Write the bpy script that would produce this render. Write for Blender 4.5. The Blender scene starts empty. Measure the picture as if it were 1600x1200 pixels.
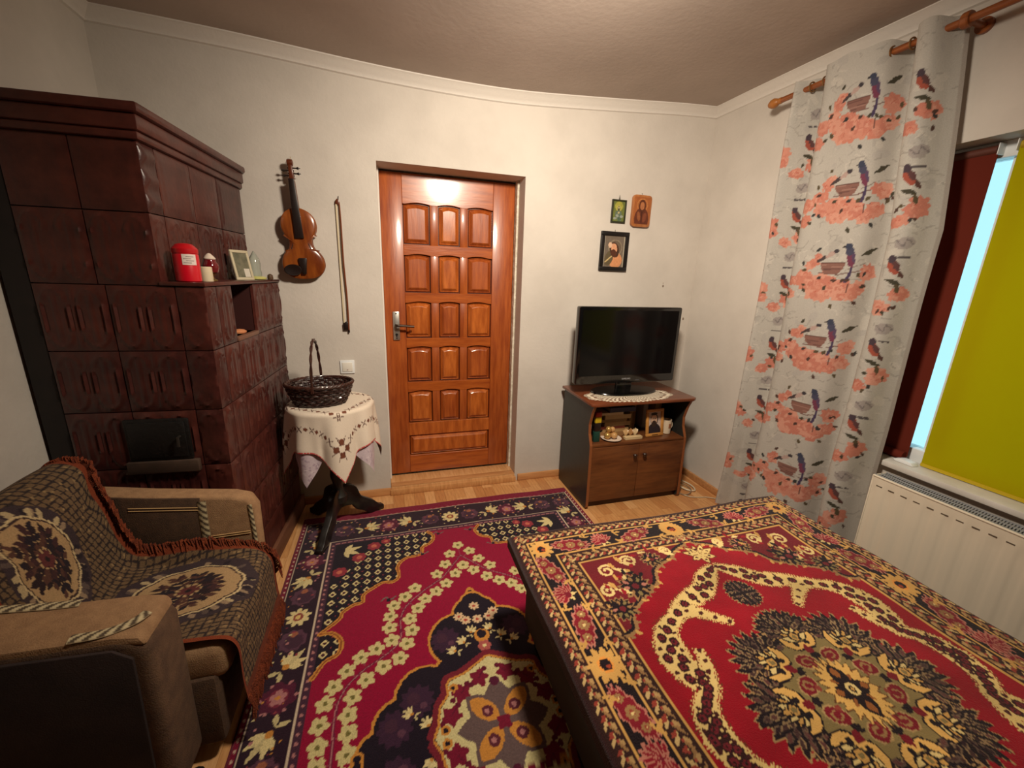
import bpy, bmesh, math, random
import numpy as np
from mathutils import Vector, Matrix
random.seed(7); rng = np.random.default_rng(7)
scene = bpy.context.scene
COL = scene.collection

# ------------------------------------------------------------------ camera
CAM = dict(f=640.0, pitch=14.7, yaw=17.2, roll=1.97, H=1.42)
def make_camera():
    pi, ya, ro = (math.radians(CAM[k]) for k in ('pitch', 'yaw', 'roll'))
    cp, sp, cy, sy = math.cos(pi), math.sin(pi), math.cos(ya), math.sin(ya)
    fw = Vector((sy*cp, cy*cp, -sp)); rt = Vector((cy, -sy, 0)); up = rt.cross(fw)
    X = math.cos(ro)*rt + math.sin(ro)*up
    U = -math.sin(ro)*rt + math.cos(ro)*up
    cd = bpy.data.cameras.new('camera'); cam = bpy.data.objects.new('camera', cd); COL.objects.link(cam)
    m = Matrix((X, U, -fw)).transposed().to_4x4(); m.translation = Vector((0, 0, CAM['H']))
    cam.matrix_world = m
    cd.sensor_fit = 'HORIZONTAL'; cd.sensor_width = 36.0; cd.lens = CAM['f']*36.0/1600.0
    cd.clip_start = 0.02
    scene.camera = cam
make_camera()

# ------------------------------------------------------------------ light
W = bpy.data.worlds.new('sky'); scene.world = W; W.use_nodes = True
bg = W.node_tree.nodes['Background']; bg.inputs[0].default_value = (0.50, 0.80, 0.88, 1); bg.inputs[1].default_value = 1.6
ld = bpy.data.lights.new('ceiling_lamp_light', 'SPOT'); ld.energy = 190; ld.spot_size = math.radians(172); ld.spot_blend = 1.0; ld.color = (1.0, 0.86, 0.69); ld.shadow_soft_size = 0.11
lo = bpy.data.objects.new('ceiling_lamp_light', ld); lo.location = (0.60, 0.93, 2.29); lo.rotation_euler = Vector((0.34, 1.27, -1.25)).to_track_quat('-Z', 'Y').to_euler(); COL.objects.link(lo)
vs = scene.view_settings
vs.view_transform = 'Standard'; vs.look = 'None'; vs.gamma = 1.0; vs.use_curve_mapping = False; vs.exposure = 0.0

# ------------------------------------------------------------------ helpers
def lin(c):
    c = np.asarray(c, float)/255.0
    return np.where(c <= 0.04045, c/12.92, ((c+0.055)/1.055)**2.4)
def L4(c): return tuple(float(x) for x in lin(c)) + (1.0,)

class MB:
    def __init__(s): s.v = []; s.f = []
    def add(s, vs, fs):
        o = len(s.v); s.v += [tuple(p) for p in vs]; s.f += [tuple(i+o for i in q) for q in fs]; return s
    def box(s, x0, x1, y0, y1, z0, z1):
        return s.add([(x0,y0,z0),(x1,y0,z0),(x1,y1,z0),(x0,y1,z0),(x0,y0,z1),(x1,y0,z1),(x1,y1,z1),(x0,y1,z1)],
                     [(0,3,2,1),(4,5,6,7),(0,1,5,4),(1,2,6,5),(2,3,7,6),(3,0,4,7)])
    def prism(s, poly, axis, a, b):
        # poly: 2D points; axis 'x' -> (y,z), 'y' -> (x,z), 'z' -> (x,y)
        n = len(poly)
        def P(p, t): return {'x': (t, p[0], p[1]), 'y': (p[0], t, p[1]), 'z': (p[0], p[1], t)}[axis]
        s.add([P(p, a) for p in poly] + [P(p, b) for p in poly],
              [tuple(range(n)), tuple(range(2*n-1, n-1, -1))] + [(i, (i+n), (i+1) % n+n, (i+1) % n) for i in range(n)])
        return s
    def tube(s, path, r, n=8, closed=False, sq=1.0):
        path = [Vector(p) for p in path]; m = len(path)
        rs = r if hasattr(r, '__len__') else [r]*m
        vs = []; nrm = None
        for i, p in enumerate(path):
            if closed: t = path[(i+1) % m]-path[i-1]
            else: t = path[min(i+1, m-1)]-path[max(i-1, 0)]
            t = t.normalized() if t.length > 1e-9 else Vector((0,0,1))
            if nrm is None:
                nrm = t.cross(Vector((0,0,1)))
                if nrm.length < 1e-3: nrm = t.cross(Vector((1,0,0)))
            nrm = (nrm - t*nrm.dot(t)).normalized(); b = t.cross(nrm)
            for k in range(n):
                a = 2*math.pi*k/n
                vs.append(p + nrm*(rs[i]*math.cos(a)) + b*(rs[i]*sq*math.sin(a)))
        fs = []
        for i in range(m if closed else m-1):
            j = (i+1) % m
            for k in range(n):
                l = (k+1) % n
                fs.append((i*n+k, j*n+k, j*n+l, i*n+l))
        if not closed:
            fs.append(tuple(range(n))); fs.append(tuple(range(m*n-1, (m-1)*n-1, -1)))
        return s.add(vs, fs)
    def lathe(s, prof, n=24, c=(0,0,0), sx=1, sy=1):
        m = len(prof); vs = []
        for (r, z) in prof:
            for k in range(n):
                a = 2*math.pi*k/n
                vs.append((c[0]+max(r, 1e-4)*sx*math.cos(a), c[1]+max(r, 1e-4)*sy*math.sin(a), c[2]+z))
        fs = [(i*n+k, i*n+(k+1) % n, (i+1)*n+(k+1) % n, (i+1)*n+k) for i in range(m-1) for k in range(n)]
        fs.append(tuple(range(n-1, -1, -1))); fs.append(tuple(range((m-1)*n, m*n)))
        return s.add(vs, fs)
    def grid(s, fn, nu, nv, flip=False):
        vs = [fn(i/(nu-1), j/(nv-1)) for j in range(nv) for i in range(nu)]
        fs = []
        for j in range(nv-1):
            for i in range(nu-1):
                q = (j*nu+i, j*nu+i+1, (j+1)*nu+i+1, (j+1)*nu+i)
                fs.append(q[::-1] if flip else q)
        return s.add(vs, fs)
    def xf(s, M, start=0):
        s.v[start:] = [tuple(M @ Vector(p)) for p in s.v[start:]]; return s
    def mesh(s, name, bevel=0, seg=2, smooth=True, ang=35):
        me = bpy.data.meshes.new(name); me.from_pydata(s.v, [], s.f)
        bm = bmesh.new(); bm.from_mesh(me)
        bmesh.ops.recalc_face_normals(bm, faces=bm.faces)
        if bevel:
            es = [e for e in bm.edges if len(e.link_faces) == 2 and e.calc_face_angle(0) > math.radians(30)]
            bmesh.ops.bevel(bm, geom=es, offset=bevel, segments=seg, profile=0.5, affect='EDGES', clamp_overlap=True)
        bm.to_mesh(me); bm.free()
        if smooth:
            me.polygons.foreach_set('use_smooth', [True]*len(me.polygons)); me.set_sharp_from_angle(angle=math.radians(ang))
        me.update(); return me
    def build(s, name, mat, parent=None, bevel=0, seg=2, world=False, **k):
        if world and parent is not None:
            o = Vector((0,0,0)); q = parent
            while q is not None: o += q.location; q = q.parent
            s.v = [(x-o.x, y-o.y, z-o.z) for x, y, z in s.v]
        return link(name, s.mesh(name, bevel, seg, **k), mat, parent)

def link(name, me, mat=None, parent=None):
    o = bpy.data.objects.new(name, me)
    if mat is not None and not me.materials: me.materials.append(mat)
    COL.objects.link(o); o.parent = parent; return o
def tag(o, label=None, cat=None, group=None, kind=None):
    if label: o['label'] = label
    if cat: o['category'] = cat
    if group: o['group'] = group
    if kind: o['kind'] = kind
    return o
def thing(name, label, cat, loc=(0,0,0), rz=0, group=None):
    o = bpy.data.objects.new(name, None); o.empty_display_size = .05; COL.objects.link(o)
    o.location = loc; o.rotation_euler = (0,0,rz); return tag(o, label, cat, group)
def struct(o): o['kind'] = 'structure'; return o

# ---- materials
_m = {}
def M(name, c, r=.6, c2=None, sc=20, st=(1,1,1), bump=0, bsc=None, metal=0, coat=0, spec=.5, fac=(.35,.65), detail=4, sheen=0, attr=False, trans=0):
    if name in _m: return _m[name]
    m = bpy.data.materials.new(name); m.use_nodes = True; nt = m.node_tree; N = nt.nodes; Lk = nt.links
    p = N['Principled BSDF']; p.inputs['Roughness'].default_value = r; p.inputs['Metallic'].default_value = metal
    p.inputs['Coat Weight'].default_value = coat; p.inputs['Coat Roughness'].default_value = .12
    p.inputs['Specular IOR Level'].default_value = spec; p.inputs['Sheen Weight'].default_value = sheen
    p.inputs['Transmission Weight'].default_value = trans
    p.inputs['Base Color'].default_value = L4(c)
    tc = N.new('ShaderNodeTexCoord'); mp = N.new('ShaderNodeMapping'); mp.inputs['Scale'].default_value = st
    Lk.new(tc.outputs['Object'], mp.inputs['Vector'])
    if attr:
        a = N.new('ShaderNodeVertexColor'); a.layer_name = 'Col'
        nz = N.new('ShaderNodeTexNoise'); nz.inputs['Scale'].default_value = sc; nz.inputs['Detail'].default_value = detail
        Lk.new(mp.outputs[0], nz.inputs['Vector'])
        mr = N.new('ShaderNodeMapRange'); mr.inputs['From Min'].default_value = .3; mr.inputs['From Max'].default_value = .7
        mr.inputs['To Min'].default_value = fac[0]; mr.inputs['To Max'].default_value = fac[1]
        Lk.new(nz.outputs[0], mr.inputs['Value'])
        mx = N.new('ShaderNodeMix'); mx.data_type = 'RGBA'; mx.blend_type = 'MULTIPLY'; mx.inputs['Factor'].default_value = 1
        Lk.new(a.outputs[0], mx.inputs['A']); Lk.new(mr.outputs[0], mx.inputs['B']); Lk.new(mx.outputs['Result'], p.inputs['Base Color'])
    elif c2 is not None:
        nz = N.new('ShaderNodeTexNoise'); nz.inputs['Scale'].default_value = sc; nz.inputs['Detail'].default_value = detail; nz.inputs['Roughness'].default_value = .6
        Lk.new(mp.outputs[0], nz.inputs['Vector'])
        cr = N.new('ShaderNodeValToRGB'); cr.color_ramp.elements[0].position = fac[0]; cr.color_ramp.elements[1].position = fac[1]
        cr.color_ramp.elements[0].color = L4(c); cr.color_ramp.elements[1].color = L4(c2)
        Lk.new(nz.outputs[0], cr.inputs[0]); Lk.new(cr.outputs[0], p.inputs['Base Color'])
    if bump:
        nb = N.new('ShaderNodeTexNoise'); nb.inputs['Scale'].default_value = bsc or sc; nb.inputs['Detail'].default_value = 3
        Lk.new(mp.outputs[0], nb.inputs['Vector'])
        bp = N.new('ShaderNodeBump'); bp.inputs['Strength'].default_value = bump; bp.inputs['Distance'].default_value = .01
        Lk.new(nb.outputs[0], bp.inputs['Height']); Lk.new(bp.outputs[0], p.inputs['Normal'])
    _m[name] = m; return m
def glassy(name, tint, gl=.08, rough=.02):
    if name in _m: return _m[name]
    m = bpy.data.materials.new(name); m.use_nodes = True; nt = m.node_tree; nt.nodes.clear()
    o = nt.nodes.new('ShaderNodeOutputMaterial'); t = nt.nodes.new('ShaderNodeBsdfTransparent'); g = nt.nodes.new('ShaderNodeBsdfGlossy'); x = nt.nodes.new('ShaderNodeMixShader')
    t.inputs[0].default_value = L4(tint); g.inputs['Roughness'].default_value = rough; x.inputs[0].default_value = gl
    nt.links.new(t.outputs[0], x.inputs[1]); nt.links.new(g.outputs[0], x.inputs[2]); nt.links.new(x.outputs[0], o.inputs[0])
    _m[name] = m; return m
def blind_mat(name, c, t):
    m = bpy.data.materials.new(name); m.use_nodes = True; nt = m.node_tree; nt.nodes.clear()
    o = nt.nodes.new('ShaderNodeOutputMaterial'); d = nt.nodes.new('ShaderNodeBsdfDiffuse'); g = nt.nodes.new('ShaderNodeBsdfTranslucent'); x = nt.nodes.new('ShaderNodeMixShader')
    d.inputs[0].default_value = L4(c); g.inputs[0].default_value = L4(c); x.inputs[0].default_value = t
    nz = nt.nodes.new('ShaderNodeTexNoise'); nz.inputs['Scale'].default_value = 350
    bp = nt.nodes.new('ShaderNodeBump'); bp.inputs['Strength'].default_value = .15; nt.links.new(nz.outputs[0], bp.inputs['Height'])
    nt.links.new(bp.outputs[0], d.inputs['Normal'])
    nt.links.new(d.outputs[0], x.inputs[1]); nt.links.new(g.outputs[0], x.inputs[2]); nt.links.new(x.outputs[0], o.inputs[0])
    return m

# ---- painted colour canvas (flat prints and weaves, in metres on the cloth)
class Cv:
    def __init__(s, x0, x1, y0, y1, res, bgc):
        s.x0, s.y0, s.res = x0, y0, res
        s.nx = int((x1-x0)/res)+2; s.ny = int((y1-y0)/res)+2
        s.a = np.empty((s.ny, s.nx, 3)); s.a[:] = bgc
        s.T = [lambda p: p]
        s.mask = None
    def _win(s, xa, xb, ya, yb):
        i0 = max(int((xa-s.x0)/s.res)-1, 0); i1 = min(int((xb-s.x0)/s.res)+2, s.nx)
        j0 = max(int((ya-s.y0)/s.res)-1, 0); j1 = min(int((yb-s.y0)/s.res)+2, s.ny)
        if i1 <= i0 or j1 <= j0: return None
        X, Y = np.meshgrid(s.x0+s.res*np.arange(i0, i1), s.y0+s.res*np.arange(j0, j1))
        return slice(j0, j1), slice(i0, i1), X, Y
    def _put(s, sj, si, m, col):
        if s.mask is not None: m = m & s.mask[sj, si]
        s.a[sj, si][m] = col
    def poly(s, pts, col):
        for t in s.T:
            q = t(np.asarray(pts, float)); w = s._win(q[:,0].min(), q[:,0].max(), q[:,1].min(), q[:,1].max())
            if w is None: continue
            sj, si, X, Y = w; m = np.zeros(X.shape, bool); n = len(q)
            for i in range(n):
                (xa, ya), (xb, yb) = q[i], q[(i+1) % n]
                if ya == yb: continue
                c = ((ya > Y) != (yb > Y)) & (X < (xb-xa)*(Y-ya)/(yb-ya)+xa)
                m ^= c
            s._put(sj, si, m, col)
    def ell(s, c, rx, ry, ang, col):
        a = np.linspace(0, 2*np.pi, 18, endpoint=False)
        x, y = rx*np.cos(a), ry*np.sin(a); ca, sa = math.cos(ang), math.sin(ang)
        s.poly(np.c_[c[0]+x*ca-y*sa, c[1]+x*sa+y*ca], col)
    def disc(s, c, r, col): s.ell(c, r, r, 0, col)
    def line(s, pts, w, col):
        pts = np.asarray(pts, float)
        for t in s.T:
            q = t(pts)
            for a, b in zip(q[:-1], q[1:]):
                h = w/2; ww = s._win(min(a[0], b[0])-h, max(a[0], b[0])+h, min(a[1], b[1])-h, max(a[1], b[1])+h)
                if ww is None: continue
                sj, si, X, Y = ww; d = b-a; l2 = max(d@d, 1e-12)
                u = np.clip(((X-a[0])*d[0]+(Y-a[1])*d[1])/l2, 0, 1)
                s._put(sj, si, (X-a[0]-u*d[0])**2+(Y-a[1]-u*d[1])**2 < h*h, col)
    def leaf(s, c, l, w, ang, col):
        t = np.linspace(0, 1, 7); x = l*t; y = w*np.sin(np.pi*t)
        p = np.r_[np.c_[x, y], np.c_[x[::-1], -y[::-1]]]; ca, sa = math.cos(ang), math.sin(ang)
        s.poly(np.c_[c[0]+p[:,0]*ca-p[:,1]*sa, c[1]+p[:,0]*sa+p[:,1]*ca], col)
    def flower(s, c, r, n, col, cc, ang=0, pw=.42, cr=.3):
        for k in range(n):
            a = ang+2*math.pi*k/n
            s.ell((c[0]+.58*r*math.cos(a), c[1]+.58*r*math.sin(a)), .46*r, pw*r, a, col)
        s.disc(c, cr*r, cc)
    def sun(s, c, r, n, amp, col, ang=0, ex=1, ey=1):
        a = np.linspace(0, 2*np.pi, n*4, endpoint=False)
        rr = r*(1-amp*(np.abs(((a-ang)*n/(2*np.pi)) % 1-.5)*2))
        s.poly(np.c_[c[0]+rr*np.cos(a)*ex, c[1]+rr*np.sin(a)*ey], col)
    def sample(s, x, y):
        i = np.clip(np.rint((x-s.x0)/s.res).astype(int), 0, s.nx-1); j = np.clip(np.rint((y-s.y0)/s.res).astype(int), 0, s.ny-1)
        return s.a[j, i]
def crom(pts, n=8):
    p = np.asarray(pts, float); p = np.r_[[2*p[0]-p[1]], p, [2*p[-1]-p[-2]]]; o = []
    for i in range(1, len(p)-2):
        for t in np.arange(n)/n:
            o.append(.5*((2*p[i])+(-p[i-1]+p[i+1])*t+(2*p[i-1]-5*p[i]+4*p[i+1]-p[i+2])*t*t+(-p[i-1]+3*p[i]-3*p[i+1]+p[i+2])*t**3))
    o.append(p[-2]); return np.array(o)
def painted(name, us, vs, pos, cv, mat, parent=None, org=(0,0,0), skip=None):
    U, V = np.meshgrid(us, vs); P = pos(U, V)  # (...,3)
    nu, nv = len(us), len(vs)
    co = (P-np.array(org)).reshape(-1, 3)
    idx = np.arange(nu*nv).reshape(nv, nu)
    F = np.stack([idx[:-1,:-1], idx[:-1,1:], idx[1:,1:], idx[1:,:-1]], -1).reshape(-1, 4)
    if skip is not None:
        k = ~skip((U[:-1,:-1]+U[1:,1:])/2, (V[:-1,:-1]+V[1:,1:])/2).reshape(-1); F = F[k]
    me = bpy.data.meshes.new(name)
    me.vertices.add(len(co)); me.vertices.foreach_set('co', co.ravel())
    me.loops.add(len(F)*4); me.loops.foreach_set('vertex_index', F.ravel().astype(np.int32))
    me.polygons.add(len(F)); me.polygons.foreach_set('loop_start', np.arange(0, len(F)*4, 4, dtype=np.int32)); me.polygons.foreach_set('loop_total', np.full(len(F), 4, np.int32))
    me.update(calc_edges=True)
    me.polygons.foreach_set('use_smooth', np.ones(len(F), bool))
    ca = me.color_attributes.new('Col', 'FLOAT_COLOR', 'POINT')
    c = cv.sample(U.ravel(), V.ravel()) if hasattr(cv, 'sample') else cv(U.ravel(), V.ravel())
    ca.data.foreach_set('color', np.c_[lin(c), np.ones(len(c))].astype(np.float32).ravel())
    return link(name, me, mat, parent)
def arr(*a): return np.stack(np.broadcast_arrays(*a), -1)

# ================================================================== ROOM
XL, XR, YB, YF = -1.195, 2.14, 2.554, -1.9       # left wall, right wall, door wall, wall behind the photographer
m_wall = M('wall_plaster', (208,201,192), .85, (198,191,182), 3, bump=.12, bsc=55)
m_ceil = M('ceiling_paint', (186,172,162), .9, (176,162,152), 2, bump=.1, bsc=40)
m_unseen_wall = M('unseen_wall_dark', (78,54,38), .6, (62,42,30), 5, st=(4,1,.4))  # unseen wall behind the camera; dark tone invented to cut bounce light
m_trim = M('molding_white', (218,212,204), .7, bump=.1, bsc=60)
m_lam = M('laminate_oak', (214,160,104), .38, (190,134,82), 14, st=(6,.6,1), bump=.05, bsc=60)
m_lam2 = M('laminate_oak_pale', (224,174,120), .38, (203,150,96), 14, st=(6,.6,1), bump=.05, bsc=60)
m_lam3 = M('laminate_oak_deep', (200,142,88), .38, (178,120,72), 14, st=(6,.6,1), bump=.05, bsc=60)
m_base = M('baseboard_wood', (205,150,98), .45, (186,130,80), 10, st=(.6,6,6))

# door wall with the recessed doorway
DX0, DX1, DH, DREC = -.02, .832, 2.0, .165
mb = MB()
mb.box(XL-.2, DX0, YB, YB+.3, -.05, 2.75); mb.box(DX1, XR+.3, YB, YB+.3, -.05, 2.75); mb.box(DX0, DX1, YB, YB+.3, DH, 2.75)
mb.box(DX0, DX1, YB+DREC+.045, YB+.3, -.05, DH)
struct(mb.build('wall_back', m_wall, smooth=False))
struct(MB().box(XL-.2, XL, YF-.2, YB, -.05, 2.75).build('wall_left', m_wall, smooth=False))
struct(MB().box(XL-.2, XR+.3, YF-.2, YF, -.05, 2.75).build('wall_front', m_unseen_wall, smooth=False))
WY0, WY1, WZ0, WZ1 = -.25, 1.44, .675, 1.972
mb = MB()
mb.box(XR, XR+.3, WY1, YB, -.05, 2.75); mb.box(XR, XR+.3, YF, WY0, -.05, 2.75); mb.box(XR, XR+.3, WY0, WY1, -.05, WZ0); mb.box(XR, XR+.3, WY0, WY1, WZ1, 2.75)
struct(mb.build('wall_right', m_wall, smooth=False))

# sagging ceiling and its crown molding
HX = [-1.4,-.68,-.135,.2,.544,.8,1.11,1.5,1.845,2.14,2.5]; HZ = [2.425,2.407,2.378,2.366,2.363,2.37,2.391,2.422,2.451,2.468,2.48]
def sm(t): t = min(max(t, 0), 1); return t*t*(3-2*t)
_hc = crom(list(zip(HX, HZ)), 6)
def molz(x): return float(np.interp(x, _hc[:,0], _hc[:,1]))
def ceilz(x, y):
    e = molz(x)+.055; k = sm((y-.6)/1.95); r = 2.49
    return r+(e-r)*k
mb = MB(); nu, nv = 41, 41
mb.grid(lambda u, v: (XL-.2+(XR+.5-XL)*u, YF-.2+(YB+.5-YF)*v, ceilz(XL-.2+(XR+.5-XL)*u, min(YF-.2+(YB+.5-YF)*v, YB))), nu, nv, flip=True)
struct(mb.build('ceiling', m_ceil))
def molding(pts, nrm, name):
    prof = [(0,0),(.010,.004),(.012,.012),(.022,.022),(.034,.034),(.045,.046),(.052,.05),(.054,.062),(0,.062)]
    mb = MB(); n = len(prof)
    vs = [(p[0]+nrm[0]*a, p[1]+nrm[1]*a, p[2]+b) for p in pts for a, b in prof]
    fs = [(i*n+k, i*n+k+1, (i+1)*n+k+1, (i+1)*n+k) for i in range(len(pts)-1) for k in range(n-1)]
    mb.add(vs, fs); return struct(mb.build(name, m_trim, ang=50))
molding([(x, YB, molz(x)) for x in np.linspace(XL, XR, 40)], (0,-1), 'trim_1')
molding([(XR, y, ceilz(XR, y)-.055) for y in np.linspace(YB, YF, 30)], (-1,0), 'trim_2')
molding([(XL, y, ceilz(XL, y)-.055) for y in np.linspace(YB, YF, 30)], (1,0), 'trim_3')

# floor: laminate strips, the ones in view one by one
fl = struct(MB().box(XL-.1, XR+.1, YF-.1, YB+.2, -.05, -.004).build('floor', M('underlay', (60,45,32), .9), smooth=False))
rest = MB(); SW = .066
x = XL; col = 0; cache = {}
while x < XR:
    y = YB+.02-random.uniform(0, .4)
    y1 = YB
    while y1 > YF:
        ln = random.choice([.32,.40,.48]); y0 = max(y if y1 == YB else y1-ln, YF); y0 = min(y0, y1-.06)
        if y0 < YF: y0 = YF
        xc = min(x+SW, XR)
        vis = (y1 > 2.1 and x > -.68) or (-.72 < x < -.48 and y1 > .7)
        if vis:
            lnk = round(y1-y0, 3); key = (lnk, round(xc-x, 3), random.randrange(3))
            if key not in cache:
                me = MB().box(0, key[1]-.0008, 0, lnk-.0012, -.006, 0).mesh('plank', smooth=False)
                me.materials.append((m_lam, m_lam2, m_lam3)[key[2]]); cache[key] = me
            o = link('plank', cache[key], None, fl); o.location = (x, y0, 0)
        else: rest.box(x, xc-.0008, y0, y1-.0012, -.006, 0)
        y1 = y0
    x += SW; col += 1
o = rest.build('plank_field', m_lam, fl, smooth=False); o['kind'] = 'stuff'

def baseboard(name, x0, x1, y0, y1, h=.05):
    return struct(MB().box(x0, x1, y0, y1, 0, h).build(name, m_base, bevel=.006))
baseboard('baseboard_back', -.55, DX0-.0, YB-.018, YB)
baseboard('baseboard_back', DX1+.02, XR, YB-.018, YB)
baseboard('baseboard_right', XR-.018, XR, YF, YB-.018)
baseboard('baseboard_left', XL, XL+.018, YF, 1.72)
# door sill boards and plaster edges
tr = struct(MB().box(DX0, DX1, YB-.005, YB+DREC, 0, .052).build('trim_4', m_lam2, bevel=.004))
MB().box(DX0-.004, DX1+.004, YB-.028, YB-.004, 0, .04).build('nosing_strip', m_lam, tr, bevel=.006)
MB().box(DX0+.002, DX1-.002, YB-.004, YB+.05, .0522, .056).build('cover_strip', m_base, tr, bevel=.002)
struct(MB().box(DX1-.012, DX1, YB+.12, YB+DREC, .05, DH).build('trim_5', M('mounting_foam', (226,220,205), .9, (190,180,160), 30, bump=.8, bsc=30), smooth=False))
struct(MB().box(DX0, DX0+.009, YB+.12, YB+DREC, .05, DH).build('trim_6', m_trim, smooth=False))

# ------------------------------------------------------------------ panelled door
wv = M('door_wood_upright', (178,92,36), .38, (138,60,20), 9, st=(5,5,.55), coat=.5, bump=.05, bsc=20, fac=(.3,.7))
wh = M('door_wood_across', (186,98,38), .32, (142,64,22), 9, st=(.55,5,5), coat=.5, bump=.05, bsc=20, fac=(.3,.7))
wl = M('door_wood_honey', (196,108,44), .3, (156,76,26), 8, st=(4,4,.7), coat=.5, bump=.05, bsc=20)
wd = M('door_wood_groove', (92,36,12), .4, (74,28,10), 9, coat=.3)
YD = YB+DREC            # front face of the leaf
DZ0, DZ1, LX0, LX1 = .058, 1.988, -.011, .820
door = bpy.data.objects.new('door_1', None); COL.objects.link(door); door.location = (LX0, YD, DZ0); struct(door)
MB().box(LX0+.01, LX1-.01, YD+.026, YD+.04, DZ0+.01, DZ1-.01).build('backing_panel', wd, door, world=True, smooth=False)
sl, sr = .128, .142
MB().box(LX0, LX0+sl, YD+.004, YD+.044, DZ0, DZ1).build('stile', wv, door, world=True, bevel=.003)
MB().box(LX1-sr, LX1, YD+.004, YD+.044, DZ0, DZ1).build('stile', wv, door, world=True, bevel=.003)
px0, px1 = LX0+sl, LX1-sr
rails = [(DZ0, .185), (.335, .425), (.645, .715), (.945, 1.01), (1.235, 1.30), (1.525, 1.59), (1.82, DZ1)]
for k, (a, b) in enumerate(rails):
    xs = np.linspace(px0, px1, 37)
    top = [(xx, b) for xx in xs[::-1]]
    def arch(xx):
        if k < 2: return 0
        w = (px1-px0)/3; t = ((xx-px0) % w)/w; return .010*math.sin(math.pi*min(max((t-.12)/.76, 0), 1))**.8 if .1 < t < .9 else 0
    bot = [(xx, a+arch(xx)) for xx in xs]
    MB().prism(bot+top, 'y', YD+.006, YD+.044).build('rail', wh if k not in (1,) else wl, door, world=True, bevel=.002, seg=1)
w3 = (px1-px0)/3
for k in range(2, 6+0):
    a, b = rails[k-1][1] if k > 2 else rails[1][1], rails[k][0]
def raised(x0, x1, z0, z1, mat, ar=0):
    # fielded panel: bevelled slope up to a raised centre, arched head
    n = 9; rings = []
    for ins, dep in ((.0,.024),(.004,.016),(.008,.020),(.022,.005),(.026,.003)):
        r = []
        for i in range(n): r.append((x0+ins+(x1-x0-2*ins)*i/(n-1), z0+ins))
        for i in range(n):
            t = 1-i/(n-1); xx = x0+ins+(x1-x0-2*ins)*t; r.append((xx, z1-ins+ar*math.sin(math.pi*t)))
        rings.append([(p[0], YD+dep, p[1]) for p in r])
    m = len(rings[0]); vs = [p for r in rings for p in r]
    fs = [(i*m+k, i*m+(k+1) % m, (i+1)*m+(k+1) % m, (i+1)*m+k) for i in range(len(rings)-1) for k in range(m)]
    fs.append(tuple(range((len(rings)-1)*m, len(rings)*m)))
    return MB().add(vs, fs).build('panel', mat, door, world=True, ang=20)
rows = [(.425,.645),(.715,.945),(1.01,1.235),(1.30,1.525),(1.59,1.82)]
for (a, b) in rows:
    for c in range(3):
        x0, x1 = px0+c*w3+(.0 if c == 0 else .026), px0+(c+1)*w3-(.0 if c == 2 else .026)
        raised(x0+.004, x1-.004, a+.006, b-.004, wv if (c+int(a*10)) % 2 else wl, .008)
    for c in (1, 2):
        MB().box(px0+c*w3-.025, px0+c*w3+.025, YD+.008, YD+.044, a-.004, b+.012).build('muntin', wv, door, world=True, bevel=.003)
raised(px0+.004, px1-.004, .189, .331, wl)
m_al = M('brushed_aluminium', (200,196,188), .35, metal=.9); m_blk = M('black_plastic', (16,15,16), .4)
lp = MB().box(.036, .078, YD-.008, YD+.004, 1.0, 1.182).build('lock_plate', m_al, door, world=True, bevel=.005)
def sub(par, mbx, name, mat, **k):
    return mbx.build(name, mat, par, world=True, **k)
sub(lp, MB().tube([(.057, YD-.006, 1.098), (.057, YD-.045, 1.098), (.066, YD-.052, 1.098), (.10, YD-.054, 1.097), (.165, YD-.052, 1.092)], [.009,.009,.009,.008,.007], 10), 'lever_handle', M('dark_metal', (70,58,50), .35, metal=.8))
sub(lp, MB().tube([(.057, YD-.010, 1.036), (.057, YD-.0075, 1.036)], .008, 12).box(.054, .060, YD-.0095, YD-.0075, 1.018, 1.034), 'keyhole', m_blk)
for zz in (1.012, 1.17):
    sub(lp, MB().tube([(.057, YD-.0105, zz), (.057, YD-.0075, zz)], .0045, 8), 'screw', M('dark_metal', (70,58,50)))

# ------------------------------------------------------------------ window
m_pvc = M('white_pvc', (232,236,238), .35); m_sillw = M('sill_white', (216,212,206), .55, (200,196,188), 8, bump=.1)
win = bpy.data.objects.new('window_1', None); COL.objects.link(win); win.location = (XR+.1, (WY0+WY1)/2, WZ0); struct(win)
WX = XR+.10
mb = MB(); fw_ = .06
mb.box(WX, WX+.07, WY0, WY1, WZ0, WZ0+fw_); mb.box(WX, WX+.07, WY0, WY1, WZ1-fw_, WZ1)
mb.box(WX, WX+.07, WY1-fw_, WY1, WZ0+fw_, WZ1-fw_); mb.box(WX, WX+.07, WY0, WY0+fw_, WZ0+fw_, WZ1-fw_)
mb.build('window_frame', m_pvc, win, world=True, bevel=.004)
MB().box(WX-.006, WX+.07, .985, 1.049, WZ0+fw_, WZ1-fw_).build('mullion', m_pvc, win, world=True, bevel=.004)
MB().box(WX+.02, WX+.034, 1.078, 1.084, WZ0+fw_, WZ1-fw_).build('glazing_bead', m_pvc, win, world=True)
for (a, b) in ((1.060, WY1-fw_), (WY0+fw_, .975)):
    mb = MB(); q = .028
    a0 = a-.028 if a > 1 else a; b0 = b+.024 if b < 1.1 else b
    MB().box(WX+.035, WX+.041, a-.01, b+.01, WZ0+fw_, WZ1-fw_).build('pane', glassy('window_glass', (236,246,248), .06), win, world=True, smooth=False)
MB().box(XR-.03, WX, WY0+.001, WY1-.001, WZ0-.022, WZ0+.003).build('window_sill', m_sillw, win, world=True, bevel=.004)

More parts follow.
